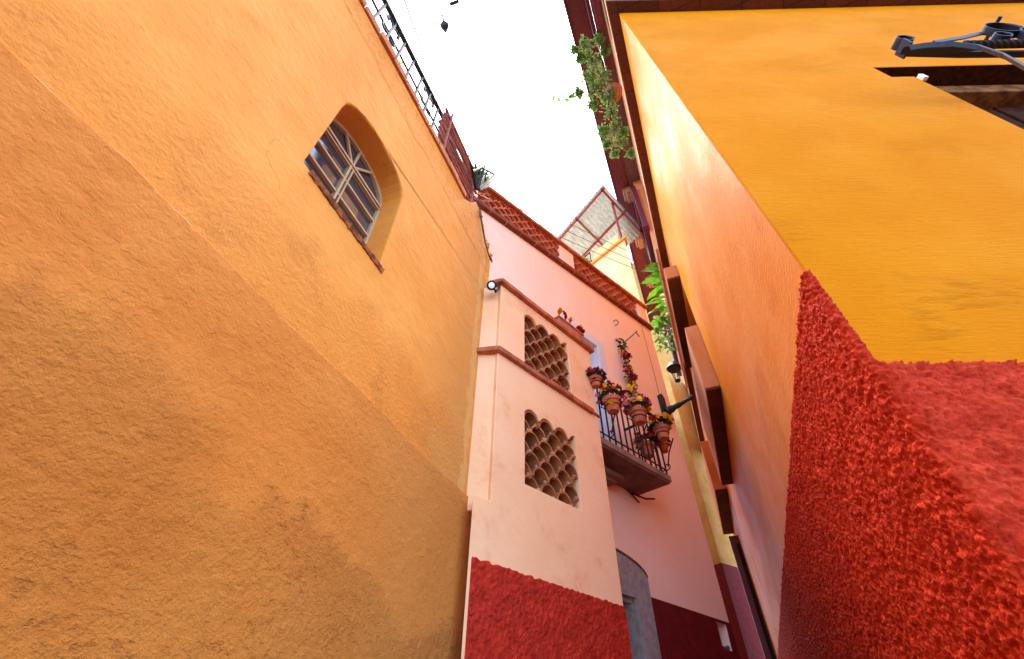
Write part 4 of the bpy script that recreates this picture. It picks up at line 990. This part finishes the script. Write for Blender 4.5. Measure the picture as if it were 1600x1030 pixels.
m.strap(cv, Vector((0, -.5, 1)), .045, .010); m.strap([fpt(1460, 66, O_), fpt(1500, 60, O_), fpt(1530, 53, O_), fpt(1560, 50, O_), fpt(1600, 54, O_), fpt(1650, 56, O_)], Vector((0, 0, 1)), .05, .010); m.build('curved_strap', 'iron_b', ib, .002)
# twisted square bar
m = MB(FW); A_, B_ = fpt(1505, 70, O_ + .02), fpt(1650, 67, O_ + .02); n = 70; vs = []; d = (B_ - A_).normalized(); u = d.orthogonal().normalized(); w = d.cross(u)
for i in range(n + 1):
    p = A_.lerp(B_, i / n)
    for k in range(4): q = k * math.pi / 2 + i * .32; vs.append(p + (u * math.cos(q) + w * math.sin(q)) * .026)
m.add(vs, [(i * 4 + k, i * 4 + (k + 1) % 4, i * 4 + 4 + (k + 1) % 4, i * 4 + 4 + k) for i in range(n) for k in range(4)] + [(0, 1, 2, 3)]); m.build('twisted_bar', 'iron_b', ib, fix=True)
m = MB(FW); q = fpt(1412, 76, O_); m.strap([q + Vector((0, 0, .05)), q + Vector((0, 0, -.05))], FW.L(0, 0, 1), .1, .014); m.build('end_plate', 'iron', ib); m = MB(FW); e = fpt(1513, 84, .0); m.tube([FW.L(e.x, e.z, -.02), FW.L(e.x, e.z, O_ - .05)], .016, 8); m.build('stand_off', 'iron', ib)
# ================================================================ wires over the alley
def swire(pts, h, r, label, grp, mat='wire'):
    m = MB(); m.tube([sky_at(x, y, h) for x, y in pts], r, 5); tag(m.build('overhead_wire', mat), label, 'wire', grp)
swire([(620, -60), (632, 0), (662, 85), (684, 150), (700, 190)], 6, .009, 'thin overhead wire in the white sky beside the iron railing', None)
swire([(716, 155), (723, 190), (733, 245)], 7, .008, 'short faint wire in the white sky above the spiked guard', None)
p = sky_at(695, 38, 7)
il = thing('line_insulator', p, 'small dark insulator hanging in the white sky near the top edge', 'insulator')
p0, p1 = sky_at(691, 22, 7), sky_at(697, 53, 7); m = MB(); m.tube([p0, p1], .012, 6); m.build('rod', 'iron_b', il)
m = MB(); m.lathe(p0.lerp(p1, .35), [(.02, 0), (.06, .03), (.05, .08), (.02, .12)], 12, (p1 - p0)); m.build('bell', 'iron_b', il)
m = MB(); m.tube([sky_at(703, 7, 7), sky_at(717, 2, 7)], .022, 8); m.tube([sky_at(717, 2, 7), sky_at(760, -30, 7)], .005, 5); tag(m.build('wire_clamp', 'iron_b'), 'dark cylindrical wire clamp in the sky at the very top edge', 'clamp')
for o in list(bpy.data.objects):
    if '_w' in o: del o['_w']
    if o.parent is not None:
        for k in ('category', 'group'):
            if k in o: del o[k]
